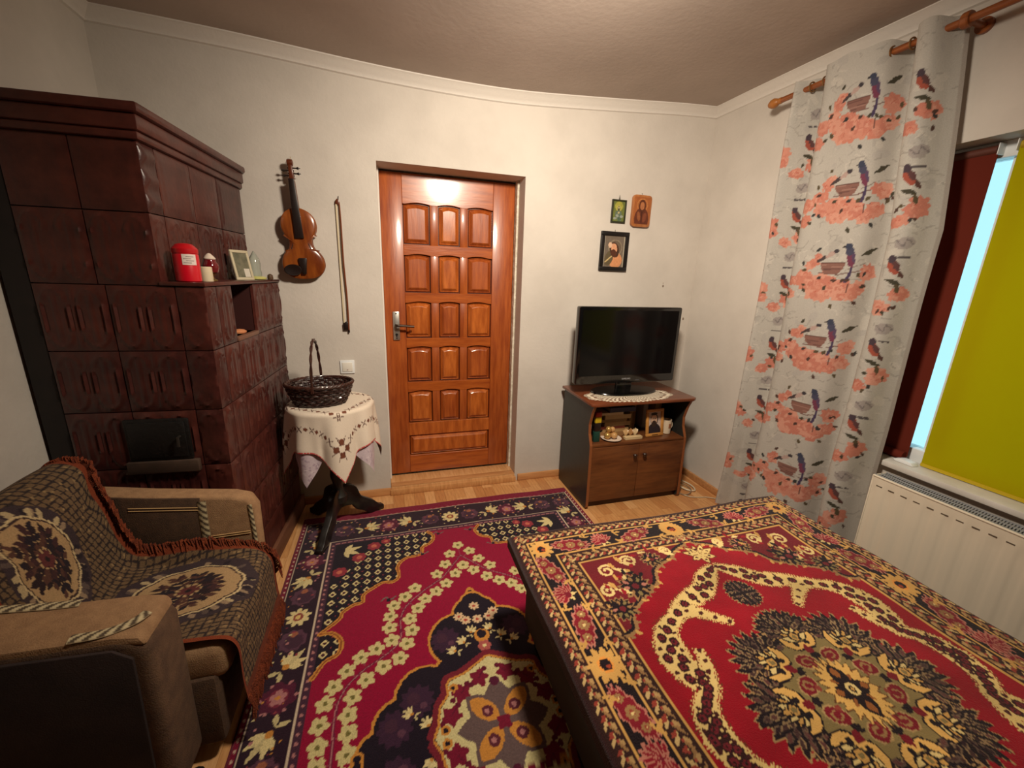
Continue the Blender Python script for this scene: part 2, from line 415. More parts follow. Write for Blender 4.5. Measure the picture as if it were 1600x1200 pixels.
yel = blind_mat('blind_yellow', (206,194,20), .44); brn = blind_mat('blind_brown', (104,44,34), .10)
def blind(label, y0, y1, z0, z1, xf, mat, bar, tubec):
    t = thing('roller_blind', label, 'blind', (xf, (y0+y1)/2, z0))
    MB().box(xf, xf+.0015, y0, y1, z0+.012, z1-.01).build('fabric', mat, t, world=True, smooth=False)
    MB().tube([(xf+.008, y0+.004, z1-.02), (xf+.008, y1-.004, z1-.02)], .016, 14).build('roller_tube', tubec, t, world=True)
    mb = MB()
    if bar == 'round': mb.tube([(xf-.012, y0+.004, z0+.014), (xf-.012, y1-.004, z0+.014)], .019, 14)
    else: mb.box(xf-.004, xf+.005, y0, y1, z0, z0+.014)
    mb.build('bottom_bar', mat if bar == 'round' else M('blind_bar', (196,170,20), .5), t, world=True)
    for yy in (y0-.004, y1+.001):
        MB().box(xf-.012, xf+.03, yy, yy+.003, z1-.04, z1).build('end_bracket', m_pvc, t, world=True, bevel=.001)
    return t
blind('dark brown roller blind beside the patterned curtain', 1.110, WY1-.02, .684, WZ1-.012, XR+.074, brn, 'round', M('roller_brown', (88,44,32), .6))
blind('bright yellow roller blind above the white radiator', -.10, 1.052, .681, WZ1-.012, XR+.066, yel, 'flat', M('roller_yellow', (180,150,20), .6))
o = MB().prism([(1.048,.6785),(1.118,.6785),(1.128,.687),(1.10,.697),(1.06,.693)], 'x', XR+.012, XR+.055).build('plastic_clip', m_pvc, None, bevel=.004)
tag(o, 'small white plastic blind clip lying on the window sill', 'clip')
# ------------------------------------------------------------------ radiator
m_rad = M('radiator_enamel', (226,216,196), .4, bump=.03, bsc=20); m_slot = M('slot_dark', (96,84,70), .8)
RX0, RX1, RY0, RY1, RZ0, RZ1 = 2.018, 2.105, -.30, 1.105, .13, .632
rad = thing('radiator', 'cream white panel radiator with ribbed front under the window', 'radiator', (2.06, .40, 0))
def ribs(u, v):
    y = RY1+(RY0-RY1)*u; z = RZ0+(RZ1-RZ0)*v
    t = (y % .0667)/.0667; k = sm((.955-v)/.09)*sm((v-.04)/.06)
    return (RX0+.0028*k*(1 if .32 < t < .68 else 0 if t < .22 or t > .78 else .5), y, z)
MB().grid(ribs, 281, 24).build('front_panel', m_rad, rad, world=True, ang=80)
MB().box(RX0+.02, RX0+.028, RY0, RY1, RZ0, RZ1-.01).build('rear_panel', m_rad, rad, world=True)
MB().box(RX0, RX1, RY1-.002, RY1+.004, RZ0+.01, RZ1).build('side_panel', m_rad, rad, world=True, bevel=.002)
MB().box(RX0, RX1, RY0-.004, RY0+.002, RZ0+.01, RZ1).build('side_panel', m_rad, rad, world=True, bevel=.002)
MB().tube([(RX0+.002, RY0, RZ1-.002), (RX0+.002, RY1, RZ1-.002)], .005, 8).build('top_edge', m_rad, rad, world=True)
gm = MB(); y = RY0+.01
gm.box(RX0+.008, RX0+.012, RY0, RY1, RZ1-.006, RZ1+.003); gm.box(RX1-.010, RX1-.004, RY0, RY1, RZ1-.006, RZ1+.003); gm.box(RX0+.045, RX0+.049, RY0, RY1, RZ1-.006, RZ1+.002)
while y < RY1-.01:
    gm.add([(RX0+.01, y, RZ1+.001), (RX1-.006, y+.012, RZ1+.001), (RX1-.006, y+.016, RZ1+.001), (RX0+.01, y+.004, RZ1+.001),
            (RX0+.01, y, RZ1-.006), (RX1-.006, y+.012, RZ1-.006), (RX1-.006, y+.016, RZ1-.006), (RX0+.01, y+.004, RZ1-.006)],
           [(0,1,2,3),(0,4,5,1),(3,2,6,7)])
    y += .0085
o = gm.build('top_grille', M('grille_grey', (150,152,156), .5), rad, world=True, smooth=False); o['kind'] = 'stuff'
MB().box(RX0+.012, RX1-.01, RY0+.004, RY1-.004, RZ1-.012, RZ1-.008).build('convector', M('convector_dark', (70,72,78), .8), rad, world=True, smooth=False)
y = RY1-.02
while y > RY0+.03:
    MB().box(RX0-.0012, RX0+.002, y-.022, y, RZ1-.043, RZ1-.039).build('slot', m_slot, rad, world=True, smooth=False); y -= .0333*1.35
for yy in (RY0+.2, RY1-.2):
    MB().box(RX1-.02, XR-.004, yy-.02, yy+.02, RZ0+.1, RZ1-.08).build('wall_bracket', m_rad, rad, world=True)
MB().tube([(2.08, RY1-.03, RZ0+.01), (2.08, RY1-.03, 0.0)], .009, 8).build('pipe', m_rad, rad, world=True)

# ------------------------------------------------------------------ curtain rod and curtain
RODX, RODZ = 2.035, 2.362
m_rod = M('rod_wood', (150,84,40), .4, (122,64,28), 14, st=(6,.5,6), coat=.2)
rod = thing('curtain_rod', 'long brown wooden curtain rod with turned pointed finial', 'curtain rod', (RODX, 1.0, RODZ))
MB().tube([(RODX, 1.955, RODZ), (RODX, -.45, RODZ)], .0135, 14).build('pole', m_rod, rad if 0 else rod, world=True)
fin = [(.0,.0),(.013,.004),(.022,.02),(.024,.035),(.018,.052),(.012,.06),(.015,.064),(.015,.078),(.0125,.082),(.0125,.09)]
mb = MB().lathe(fin, 16); mb.xf(Matrix.Translation((RODX, 2.035, RODZ)) @ Matrix.Rotation(math.radians(90), 4, 'X'))
mb.build('finial', M('rod_wood_pale', (176,112,52), .4, (150,90,40), 14), rod, world=True)
for yy in (1.215, -.3):
    mb = MB().lathe([(.024,-.012),(.027,-.008),(.027,.008),(.024,.012)], 18); mb.xf(Matrix.Translation((RODX, yy, RODZ)) @ Matrix.Rotation(math.radians(90), 4, 'X'))
    mb.tube([(RODX+.02, yy, RODZ), (XR-.012, yy, RODZ)], .011, 10).tube([(XR-.014, yy, RODZ), (XR, yy, RODZ)], .026, 16)
    mb.build('bracket', m_rod, rod, world=True)

FP = crom([(1.885,.035),(1.850,-.035),(1.800,.015),(1.752,.075),(1.705,.035),(1.655,-.052),(1.57,-.056),(1.465,-.044),(1.39,-.012),(1.348,.070),(1.308,.062),(1.262,-.042),(1.205,-.044),(1.165,.02),(1.135,.055)], 10)
fs_ = np.r_[0, np.cumsum(np.hypot(*np.diff(FP, axis=0).T))]; SL = fs_[-1]
def s_of_y(y): return float(np.interp(-y, -FP[:,0], fs_))
CT, CB = 2.405, .05
cv = Cv(0, SL, 0, 2.44, .0035, (194,190,182))
for _ in range(260): cv.ell((random.uniform(0, SL), random.uniform(0, 2.44)), random.uniform(.01,.04), random.uniform(.006,.02), random.uniform(0,3), random.choice([(184,180,173),(204,199,190),(188,184,178)]))
for _ in range(900):     # faint grey script of the print
    a, b = random.uniform(0, SL), random.uniform(0, 2.44); g = random.choice([(170,165,158),(208,203,194),(176,171,164)])
    an = random.uniform(0, 6.28); l = random.uniform(.01, .05)
    cv.line([(a, b), (a+l*math.cos(an), b+l*math.sin(an)*.5), (a+l*1.6*math.cos(an+.6), b+l*math.sin(an+.7))], .004, g)
SAL = [(216,148,128),(210,136,116),(222,160,140),(204,130,112)]
LEAF = [(70,66,52),(92,80,58),(58,58,58),(84,60,52)]
def rose(x, y, r):
    for k in range(3):
        a = random.uniform(0, 6.28); q = r*.35
        cv.sun((x+q*math.cos(a)*1.3, y+q*math.sin(a)), r*random.uniform(.8, 1.0), random.choice([5,6,7]), .34, random.choice(SAL), random.uniform(0, 1), 1.15, .95)
    for k in range(9):
        a = random.uniform(0, 6.28); q = r*random.uniform(.1, .75)
        cv.ell((x+q*math.cos(a), y+q*math.sin(a)), r*.38, r*.16, a+1.2, random.choice(SAL))
    cv.line([(x-.3*r, y), (x, y+.25*r), (x+.3*r, y+.05*r)], .003, (200,112,94))
def leaves(x, y, r, n):
    for k in range(n):
        a = random.uniform(0, 6.28); cv.leaf((x+r*math.cos(a), y+r*.7*math.sin(a)), .024, .007, random.uniform(0, 6.28), random.choice(LEAF))
def nest(x, z, full=True):
    for dx, dz, r in ((-.115,-.03,.030),(-.085,-.075,.038),(-.04,-.115,.044),(.015,-.105,.044),(.06,-.125,.036),(.095,-.12,.024),(-.095,.02,.028),(-.075,.045,.020),(-.045,-.065,.040),(.0,-.075,.034),(.05,-.085,.03)): rose(x+dx, z+dz, r)
    for dx, dz, a in ((-.13,-.06,2.4),(-.06,-.055,.6),(.0,-.06,.4),(.04,-.065,.9),(-.02,-.105,1.2),(.02,-.165,-1.2),(-.10,-.115,2.2),(.085,-.085,.8),(.10,-.15,-.6),(-.13,.01,2.0),(-.11,-.01,3.4),(-.085,.075,.9)):
        cv.leaf((x+dx, z+dz), .026, .008, a+random.uniform(-.4,.4), random.choice(LEAF))
    cv.line([(x-.055, z-.026), (x+.03, z-.032), (x+.11, z-.012)], .004, (122,92,86)); cv.line([(x+.05, z-.01), (x+.12, z+.02)], .003, (140,126,120))
    n = [(x-.052, z+.020), (x-.048, z-.006), (x-.03, z-.026), (x, z-.032), (x+.026, z-.026), (x+.040, z-.006), (x+.044, z+.020)]
    cv.poly(n, (142,102,92)); cv.line([(x-.05, z+.020), (x+.042, z+.020)], .004, (104,72,66))
    for k in range(5): cv.line([(x-.046+.003*k, z+.012-.008*k), (x+.038-.003*k, z+.010-.008*k)], .002, random.choice([(170,130,118),(112,78,72)]))
    cv.leaf((x-.008, z+.066), -.088, .0085, .55, (76,64,66)); cv.ell((x-.020, z+.058), .023, .010, .6, (190,164,156)); cv.disc((x+.000, z+.072), .009, (66,60,66))
    bx = x+.056
    cv.line(crom([(bx+.012, z+.02), (bx+.012, z-.02), (bx+.004, z-.062)], 3), .010, (74,60,92)); cv.ell((bx+.004, z+.040), .016, .040, .22, (122,60,84)); cv.ell((bx+.012, z+.044), .007, .030, .25, (92,72,102))
    cv.ell((bx-.006, z+.072), .015, .022, .15, (74,74,98)); cv.disc((bx-.012, z+.092), .014, (62,68,90)); cv.leaf((bx-.024, z+.092), -.012, .003, .2, (60,54,54))
def robin(x, z):
    cv.leaf((x+.012, z-.01), .05, .008, -.9, (92,62,56)); cv.ell((x, z), .018, .034, .5, (168,84,66)); cv.ell((x+.008, z+.004), .010, .026, .6, (96,62,62)); cv.disc((x-.010, z+.03), .015, (74,60,70))
    cv.leaf((x-.02, z-.05), .06, .009, -.3, LEAF[0]); cv.leaf((x+.02, z-.06), .05, .009, -1.3, LEAF[1])
def script(x, z):
    cv.ell((x, z), .034, .024, .2, (168,160,156)); cv.line([(x-.03, z+.01), (x-.005, z-.012), (x+.004, z+.016), (x+.03, z-.004)], .005, (132,124,124))
    for k in range(3): cv.line([(x-.03+.022*k, z-.055), (x-.016+.022*k, z-.056)], .008, (92,86,88))
sN = s_of_y(1.465); sR1 = s_of_y(1.775); sR2 = s_of_y(1.215); sB = s_of_y(1.862); sF = s_of_y(1.37)
for k in range(8):
    z = 2.19-.34*k+.0
    rose(sR1+.03, z-.17, .038); leaves(sR1+.03, z-.17, .05, 4); robin(sR1, z-.075); script(sR1+.01, z+.06)
    rose(sB+.0, z-.12, .045); rose(sB+.03, z-.15, .03); leaves(sB, z-.12, .05, 4)
    cv.ell((sB-.012, z+.03), .011, .05, .1, (134,56,72)); cv.disc((sB-.018, z+.08), .012, (74,62,92)); cv.leaf((sB-.008, z-.0), .09, .006, -1.7, (96,64,84)); cv.line([(sB-.03, z-.02), (sB+.02, z-.012)], .004, (120,90,84))
    nest(sN, z)
    rose(sN-.165, z-.06, .034); rose(sN-.18, z-.12, .03); leaves(sN-.17, z-.09, .05, 4); rose(sR1-.035, z-.21, .028)
    rose(sF+.012, z-.02, .036); rose(sF+.0, z-.09, .034); cv.leaf((sF-.03, z+.05), .07, .010, .5, LEAF[0]); cv.line([(sF-.05, z-.05), (sF-.052, z-.11)], .006, (96,66,60)); leaves(sF, z-.05, .05, 5)
    rose(sR2+.03, z-.115, .04); rose(sR2-.02, z-.165, .03); robin(sR2, z-.0); script(sR2+.02, z-.25); leaves(sR2+.01, z-.14, .05, 4)
cv.a[:, -6:] = (176,168,160)
def curt(U, V):
    Y = np.interp(U, fs_, FP[:,0]); Xo = np.interp(U, fs_, FP[:,1])
    k = .865+.135*np.clip((2.4-V)/.75, 0, 1)
    k = k+.03*np.clip((.6-V)/.6, 0, 1)
    Yo = 1.885-(1.885-Y)*k+.03*np.clip((.55-V)/.5, 0, 1)*(U < .15)
    amp = 1-.08*np.clip((2.4-V)/1.0, 0, 1)+.35*np.clip((1.0-V)/1.0, 0, 1)
    X = RODX-.004+Xo*amp+.006*np.sin(V*5+U*9)-.01*np.clip((.8-V)/.8, 0, 1)
    Z = V+np.where(V > 2.38, .004*np.sin(U*40), 0)
    return arr(np.minimum(X, XR-.012), Yo, Z)
m_cur = M('curtain_print', (200,195,186), .85, sc=260, fac=(.92,1.06), attr=True, bump=.12, bsc=420)
def add_translucent(m, f):
    nt = m.node_tree; p = nt.nodes['Principled BSDF']; o = [n for n in nt.nodes if n.type == 'OUTPUT_MATERIAL'][0]
    t = nt.nodes.new('ShaderNodeBsdfTranslucent'); x = nt.nodes.new('ShaderNodeMixShader'); x.inputs[0].default_value = f
    nt.links.new(p.inputs['Base Color'].links[0].from_socket, t.inputs[0])
    nt.links.new(p.outputs[0], x.inputs[1]); nt.links.new(t.outputs[0], x.inputs[2]); nt.links.new(x.outputs[0], o.inputs[0])
add_translucent(m_cur, .28)
cu = thing('window_curtain', 'pale grey curtain printed with birds, nests and coral flowers', 'curtain', (RODX, 1.5, CB))
painted('cloth', np.arange(0, SL, .0042), np.arange(CB, CT, .0045), curt, cv, m_cur, cu, (RODX, 1.5, CB))
m_ring = M('eyelet_brass', (150,110,70), .35, metal=.7)
for yy in (1.868, 1.83, 1.775, 1.70, 1.378, 1.30, 1.245):
    mb = MB().tube([(RODX+.020*math.cos(a), 0, RODZ+.020*math.sin(a)) for a in np.linspace(0, 2*math.pi, 18, endpoint=False)], .0035, 6, closed=True)
    mb.v = [(p[0], yy if False else 1.885-(1.885-yy)*.865+p[1], p[2]) for p in mb.v]
    mb.build('eyelet', m_ring, cu, world=True)

# ================================================================== TILED STOVE
SO = (-.612, 1.733, 0); SA = math.radians(-4.25)
stove = thing('tiled_stove', 'tall dark brown glazed tile stove stepped beside the white wall', 'stove', SO, SA)
m_tile = M('stove_tile', (92,44,36), .36, (64,28,25), 16, coat=.1, bump=.08, bsc=60, fac=(.3,.7))
m_tile2 = M('stove_tile_dark', (80,38,33), .36, (56,24,23), 16, coat=.1, bump=.08, bsc=60)
m_core = M('stove_joint', (58,24,21), .6); m_iron = M('cast_iron', (14,12,12), .55, bump=.3, bsc=80)
SLX = -.572
def backy(x): return (2.549-SO[1]+.0741*x)/.9972
def core(x0, x1, y0, z0, z1, name='core', mat=m_core, bv=0):
    return MB().prism([(x0, y0), (x1, y0), (x1, backy(x1)), (x0, backy(x0))], 'z', z0, z1).build(name, mat, stove, bevel=bv)
T = .013   # tile thickness in front of the core
NY0, NY1, NZ0, NZ1 = .222, .447, 1.138, 1.348      # niche in the right face
core(SLX+.0, -T, T, 0, NZ0)
c2 = MB().box(SLX, -.16, T, .75, NZ0, NZ1); c2.box(-.16, -T, T, NY0-.004, NZ0, NZ1); c2.box(-.16, -T, NY1+.004, .79, NZ0, NZ1)
c2.build('core', m_core, stove, smooth=False)
UX = -.128
core(SLX, UX-T, T, NZ1, 1.80)
_tc = {}
def tile_mesh(w, h, style, mat):
    key = (round(w, 3), round(h, 3), style, mat.name)
    if key in _tc: return _tc[key]
    nu = max(9, int(w/.0065)); nv = max(10, int(h/.0075))
    def hgt(u, v):
        d = min(u, w-u, v, h-v); e = T-.002*(1-sm(d/.006))
        if style == 'plain': return e+.002*sm((d-.02)/.01)
        if style == 'step': return e+.010*(.5-.5*math.cos(6.283*3*v/h))*sm(d/.02)
        n = 1 if w < .14 else 2
        cu_ = (u/w*n) % 1-.5; cw = w/n
        x = cu_*cw/(.38*cw); y = (v-h*.5)/(.44*h)
        rr = math.sqrt(x*x+abs(y)**3)
        e += .007*math.exp(-((rr-.94)/.08)**2)
        inn = sm((.86-rr)/.15)
        e += inn*(.005*math.exp(-(x/.22)**2)+.0035*math.exp(-((abs(x)-.54)/.14)**2))
        e += .0035*math.exp(-((abs(cu_)-.5)/.035)**2)*sm(d/.02) if n == 2 else 0
        return e
    vs = []; 
    for j in range(nv):
        for i in range(nu):
            edge = i in (0, nu-1) or j in (0, nv-1)
            u = 0 if i == 0 else w if i == nu-1 else .0012+(w-.0024)*(i-1)/(nu-3)
            v = 0 if j == 0 else h if j == nv-1 else .0012+(h-.0024)*(j-1)/(nv-3)
            vs.append((u, -(0 if edge else hgt(u, v)), v))
    fs = [(j*nu+i, j*nu+i+1, (j+1)*nu+i+1, (j+1)*nu+i) for j in range(nv-1) for i in range(nu-1)]
    mb = MB().add(vs, fs); me = mb.mesh('tile', ang=60); me.materials.append(mat); _tc[key] = me; return me
G = .0014
def tile(face, a, b, z0, z1, style='leaf', plane=0, mat=None):
    mat = mat or random.choice([m_tile, m_tile, m_tile2])
    me = tile_mesh(b-a-G, z1-z0-G, style, mat); o = link('tile', me, None, stove)
    if face == 'front': o.location = (a+G/2, plane+T, z0+G/2)
    else: o.location = (plane-T, a+G/2, z0+G/2); o.rotation_euler = (0, 0, math.pi/2)
    return o
ROWS = [(.0,.22,'plain'),(.22,.445,'leaf'),(.445,.67,'leaf'),(.67,.895,'leaf'),(.895,1.12,'leaf'),(1.12,1.348,'leaf')]
FD = (-.325, -.118, .705, .868)   # firebox door
for z0, z1, stl in ROWS:
    for a, b in ((-.50, -.296), (-.296, -.092), (-.092, 0)):
        tile('front', a, b, z0, z1, stl)
    for a, b in ((0, .09), (.09, .222), (.222, .447), (.447, .672), (.672, .816)):
        if z0 == 1.12 and a == .222: continue
        tile('side', a, b, z0, z1, stl)
for z0, z1, stl in ((1.348,1.584,'leaf'),(1.584,1.80,'step')):
    for a, b in ((-.50, -.314), (-.314, UX)):
        tile('front', a, b, z0, z1, 'plain' if stl == 'step' else stl)
    for a, b in ((0, .09), (.09, .315), (.315, .54), (.54, .805)): tile('side', a, b, z0, z1, stl if a == 0 or stl == 'leaf' else 'plain', plane=UX)
MB().box(SLX, -.501, .004, .02, 0, 1.80).build('side_strip', M('dark_strip', (30,22,20), .7, (22,16,15), 20), stove, bevel=.002)  # near-black strip down the left end of the front
# ledge slab above the lower body, niche lining, cornice
MB().prism([(UX-.006, -.006), (.006, -.006), (.006, backy(0)), (UX-.006, backy(UX))], 'z', 1.349, 1.363).build('ledge', m_tile, stove, bevel=.004)
tile('side', NY0+.002, NY1-.002, NZ0+.002, NZ1-.002, 'leaf', plane=-.145)
MB().box(-.16, 0.004, NY0, NY1, NZ0-.018, NZ0).build('niche_shelf', M('niche_slab', (120,84,66), .5), stove, bevel=.003)
def cornice(off, z0, z1, bv=.006):
    MB().prism([(SLX, -off), (UX+off, -off), (UX+off, backy(UX)), (SLX, backy(SLX))], 'z', z0, z1).build('cornice', m_tile, stove, bevel=bv)
cornice(.012, 1.80, 1.825); cornice(.020, 1.825, 1.872); cornice(.034, 1.872, 1.902, .009)
# firebox door and ash tray
fd = MB().box(FD[0], FD[1], -.012, .0, FD[2], FD[3]).build('firebox_door', m_iron, stove, bevel=.004)
MB().box(FD[0]+.012, FD[1]-.012, -.018, -.011, FD[2]+.012, FD[3]-.012).build('door_leaf', m_iron, fd, bevel=.003)
MB().tube([(FD[1]-.03, -.016, .80), (FD[1]-.03, -.034, .80), (FD[1]-.03, -.036, .765)], .005, 8).build('latch', M('latch_steel', (80,74,68), .4, metal=.8), fd)
MB().box(-.335, -.10, -.022, .0, .655, .703).build('ash_drawer', M('ash_drawer_tin', (86,68,58), .5, (70,56,48), 12, metal=.2), stove, bevel=.004)
# wooden kick board on the floor along the right face
MB().box(.002, .022, .03, .80, 0, .085).build('kick_board', M('kick_board', (120,78,56), .6, (100,62,44), 8, st=(4,.5,4)), stove, bevel=.003)

def sw(x, y, z):   # stove-local to world
    c, s = math.cos(SA), math.sin(SA); return (SO[0]+c*x-s*y, SO[1]+s*x+c*y, z)
LZ = 1.3632
def on_ledge(name, label, cat, x, y): return thing(name, label, cat, sw(x, y, LZ), SA)
m_red = M('candle_red_plastic', (206,14,36), .3, coat=.3); m_lab = M('paper_label', (226,214,206), .7)
t = on_ledge('grave_candle', 'red plastic memorial candle with white label on the stove ledge', 'candle', -.062, .044)
MB().lathe([(.034,0),(.038,.004),(.038,.092),(.036,.096)], 24).build('jar', m_red, t)
MB().lathe([(.0375,.0965),(.0385,.10),(.0385,.112),(.032,.120),(.024,.128),(.012,.131),(.001,.132)], 24).build('lid', M('candle_lid_red', (190,16,28), .35, coat=.2), t)
mb = MB().grid(lambda u, v: (.0386*math.cos(-1.45+1.1*u), .0386*math.sin(-1.45+1.1*u), .058+.036*v), 9, 2)
lb = mb.build('label', m_lab, t)
for k in range(4):
    MB().grid(lambda u, v, k=k: (.0389*math.cos(-1.35+.2*(k % 2)+.6*u), .0389*math.sin(-1.35+.2*(k % 2)+.6*u), .064+.007*k+.002*v), 7, 2).build('print_line', M('print_grey', (120,104,104), .8), lb)
t = on_ledge('pillar_candle', 'short cream candle between red memorial candle and red lamp', 'candle', -.052, .150)
MB().lathe([(.020,0),(.021,.002),(.021,.052),(.018,.054),(.004,.050),(.001,.050)], 20).build('wax', M('wax_cream', (222,208,176), .45, coat=.1), t)
MB().tube([(0,0,.050),(.001,0,.057)], .0012, 5).build('wick', m_blk, t)
t = on_ledge('vigil_lamp', 'dark red glass vigil lamp on a small brass foot', 'lamp', -.060, .212)
MB().lathe([(.018,0),(.019,.004),(.008,.010),(.006,.018),(.010,.022),(.016,.026)], 20).build('foot', M('brass_foot', (168,138,84), .35, metal=.8), t)
MB().lathe([(.008,.024),(.024,.034),(.029,.050),(.027,.064),(.021,.074),(.020,.082)], 24).build('glass_cup', M('ruby_glass', (104,10,22), .08, coat=.6), t)
MB().lathe([(.020,.0825),(.021,.086),(.015,.094),(.006,.104),(.001,.106)], 20).build('cap', M('porcelain_white', (222,206,190), .4), t)
t = on_ledge('dry_twig', 'dark dried twigs leaning behind the cream candle', 'twig', -.082, .165)
for k in range(6):
    a = random.uniform(0, .8)
    MB().tube([(0, .004*k-.01, 0), (.006*a, .02*a+.004*k-.012, .045), (.02*a, .055*a+.004*k-.015, .085+.004*k)], [.0016,.0013,.0007], 5).build('stem', M('twig_dark', (44,36,28), .8), t)
t = on_ledge('photo_frame', 'small pale photo frame standing on the stove step near the wall', 'picture frame', -.070, .478)
t.rotation_euler = (0, 0, SA+math.radians(66)); FR = Matrix.Rotation(math.radians(-10), 4, 'X')
mb = MB(); w_, h_ = .10, .135
mb.box(0, w_, 0, .008, 0, .012); mb.box(0, w_, 0, .008, h_-.012, h_); mb.box(0, .012, 0, .008, .012, h_-.012); mb.box(w_-.012, w_, 0, .008, .012, h_-.012)
mb.xf(FR).build('frame', M('frame_pale', (196,186,158), .5), t, bevel=.0015)
MB().box(.011, w_-.011, .004, .006, .011, h_-.011).xf(FR).build('photo_print', M('photo_grey', (120,118,98), .4, (86,88,72), 26), t)
MB().box(.055, w_-.014, .0032, .0038, .014, .052).xf(FR).build('photo_card', M('photo_pale', (206,200,186), .5), t)
MB().tube([(w_/2, .030, h_*.8), (w_/2, .034, .0)], .003, 6).build('strut', m_blk, t)
t = on_ledge('glass_ornament', 'clear glass ornament on a yellow green dish next to the photo frame', 'ornament', -.050, .650)
MB().lathe([(.036,0),(.044,.003),(.046,.010),(.040,.014),(.030,.016)], 24).build('dish', M('dish_lime', (206,204,120), .3, coat=.4), t)
MB().lathe([(.026,.0165),(.028,.03),(.024,.05),(.026,.075),(.022,.10),(.012,.118),(.003,.134),(.001,.136)], 20).build('glass_body', M('frosted_glass', (206,212,200), .12, trans=.55), t)
MB().lathe([(.012,.0),(.014,.006),(.012,.022),(.004,.028)], 14, c=(.045, .06, 0)).build('stopper', M('stopper_brown', (84,60,40), .5), t)
t = thing('ceramic_figurine', 'small orange clay figurine inside the stove niche', 'figurine', sw(-.045, NY0+.055, NZ0+.0005), SA)
MB().lathe([(.012,0),(.014,.006),(.010,.02),(.012,.036),(.011,.05),(.013,.058),(.009,.068),(.001,.072)], 16).build('body', M('clay_orange', (206,136,92), .55), t)
MB().lathe([(.020,0),(.026,.004),(.028,.010),(.020,.016),(.008,.019),(.001,.02)], 16, c=(.012,.045,0), sy=1.4).build('base', M('clay_orange', (206,136,92), .55), t)

# ================================================================== VIOLIN AND BOW (hung on the door wall)
vi = thing('violin', 'brown varnished violin hanging on the white wall beside the bow', 'violin', (-.408, YB-.001, 1.372), 0)
vi.rotation_euler = (math.radians(2.0), math.radians(-2.5), 0)
half = crom([(0,0),(.045,.004),(.082,.024),(.102,.062),(.100,.100),(.088,.126),(.078,.140),(.083,.146),(.066,.150),(.056,.172),(.056,.196),(.062,.214),(.079,.220),(.073,.226),(.080,.244),(.084,.270),(.078,.302),(.058,.332),(.028,.350),(0,.355)], 4)
outl = [(x, z) for x, z in half] + [(-x, z) for x, z in half[::-1][1:-1]]
m_vt = M('violin_varnish', (156,84,30), .28, (104,46,16), 6, st=(3,3,.6), coat=.5); m_vr = M('violin_ribs', (92,40,16), .35, coat=.3); m_eb = M('ebony', (30,20,18), .35)
def inset(o, s, c=(0,.16)): return [(c[0]+(x-c[0])*s, c[1]+(z-c[1])*s) for x, z in o]
mb = MB(); o1 = outl; n = len(o1)
rings = [(1.0, -.044), (1.0, -.0475), (.97, -.0505), (.85, -.054), (.6, -.058), (.3, -.0605)]
vs_ = [(x*k, y, .16+(z-.16)*k) for k, y in rings for x, z in o1]
fs2 = [(i*n+k, i*n+(k+1) % n, (i+1)*n+(k+1) % n, (i+1)*n+k) for i in range(len(rings)-1) for k in range(n)] + [tuple(range((len(rings)-1)*n, len(rings)*n))]
top_ = MB().add(vs_, fs2).build('top_plate', m_vt, vi, ang=50)
MB().prism(inset(outl, .97), 'y', -.0445, -.0155).build('ribs', m_vr, vi)
MB().prism(outl, 'y', -.016, -.012).build('back_plate', m_vt, vi)
for sx in (-1, 1):
    f = crom([(sx*.030,.212),(sx*.026,.205),(sx*.033,.190),(sx*.040,.170),(sx*.047,.152),(sx*.042,.145)], 5)
    MB().tube([(x, -.0555+.0008*abs(x)*100*0, z) for x, z in f], .0022, 6).build('f_hole', M('f_hole_dark', (30,14,8), .8), top_)
nk = MB().prism([(-.014,.345),(.014,.345),(.011,.485),(-.011,.485)], 'y', -.045, -.020); nk.build('neck', m_vr, vi, bevel=.004)
MB().prism([(-.021,.205),(.021,.205),(.0125,.488),(-.0125,.488)], 'y', -.072, -.062).build('fingerboard', m_eb, vi, bevel=.002)
pb = MB().prism([(-.012,.488),(.012,.488),(.009,.555),(-.009,.555)], 'y', -.050, -.026).build('pegbox', m_vr, vi, bevel=.004)
MB().lathe([(.006,-.015),(.015,-.012),(.017,0),(.015,.012),(.006,.015)], 16).xf(Matrix.Translation((0,-.036,.565)) @ Matrix.Rotation(math.radians(90), 4, 'Y')).build('scroll', m_vr, vi)
for k, (sx, zz) in enumerate(((-1,.505),(1,.515),(-1,.528),(1,.540))):
    mb = MB().tube([(-sx*.014, -.038, zz), (sx*.026, -.038, zz)], [.0035,.0035], 8); mb.lathe([(.002,-.003),(.009,-.002),(.010,.0),(.009,.002),(.002,.003)], 12, c=(sx*.034, -.038, zz), sy=.5, sx=1.1)
    mb.tube([(sx*.026, -.038, zz), (sx*.036, -.038, zz)], [.004,.0075], 8)
    mb.build('peg', m_eb, vi)
MB().prism([(-.010,.025),(.010,.025),(.021,.10),(.018,.108),(-.018,.108),(-.021,.10)], 'y', -.071, -.063).build('tailpiece', m_eb, vi, bevel=.002)
MB().lathe([(.001,0),(.030,.004),(.038,.010),(.034,.014),(.02,.012),(.001,.010)], 20, sx=1.15, sy=.75).xf(Matrix.Translation((-.052,-.058,.048)) @ Matrix.Rotation(math.radians(90), 4, 'X')).build('chin_rest', m_eb, vi)
MB().tube([(0,-.03,.572),(.002,-.012,.592),(0,.0,.598)], .0016, 6).build('hanging_loop', M('string_pale', (180,160,130), .8), vi)
bw_ = thing('violin_bow', 'slender violin bow hanging between violin and door', 'bow', (-.222, YB, 1.07))
st = crom([(.010,-.012,.02),(.011,-.013,.2),(.006,-.017,.4),(.006,-.016,.58),(.004,-.012,.69),(.001,-.010,.712)], 6)
MB().tube(st, np.linspace(.0048, .0032, len(st)), 8).build('stick', M('bow_wood', (112,54,28), .35, coat=.3), bw_)
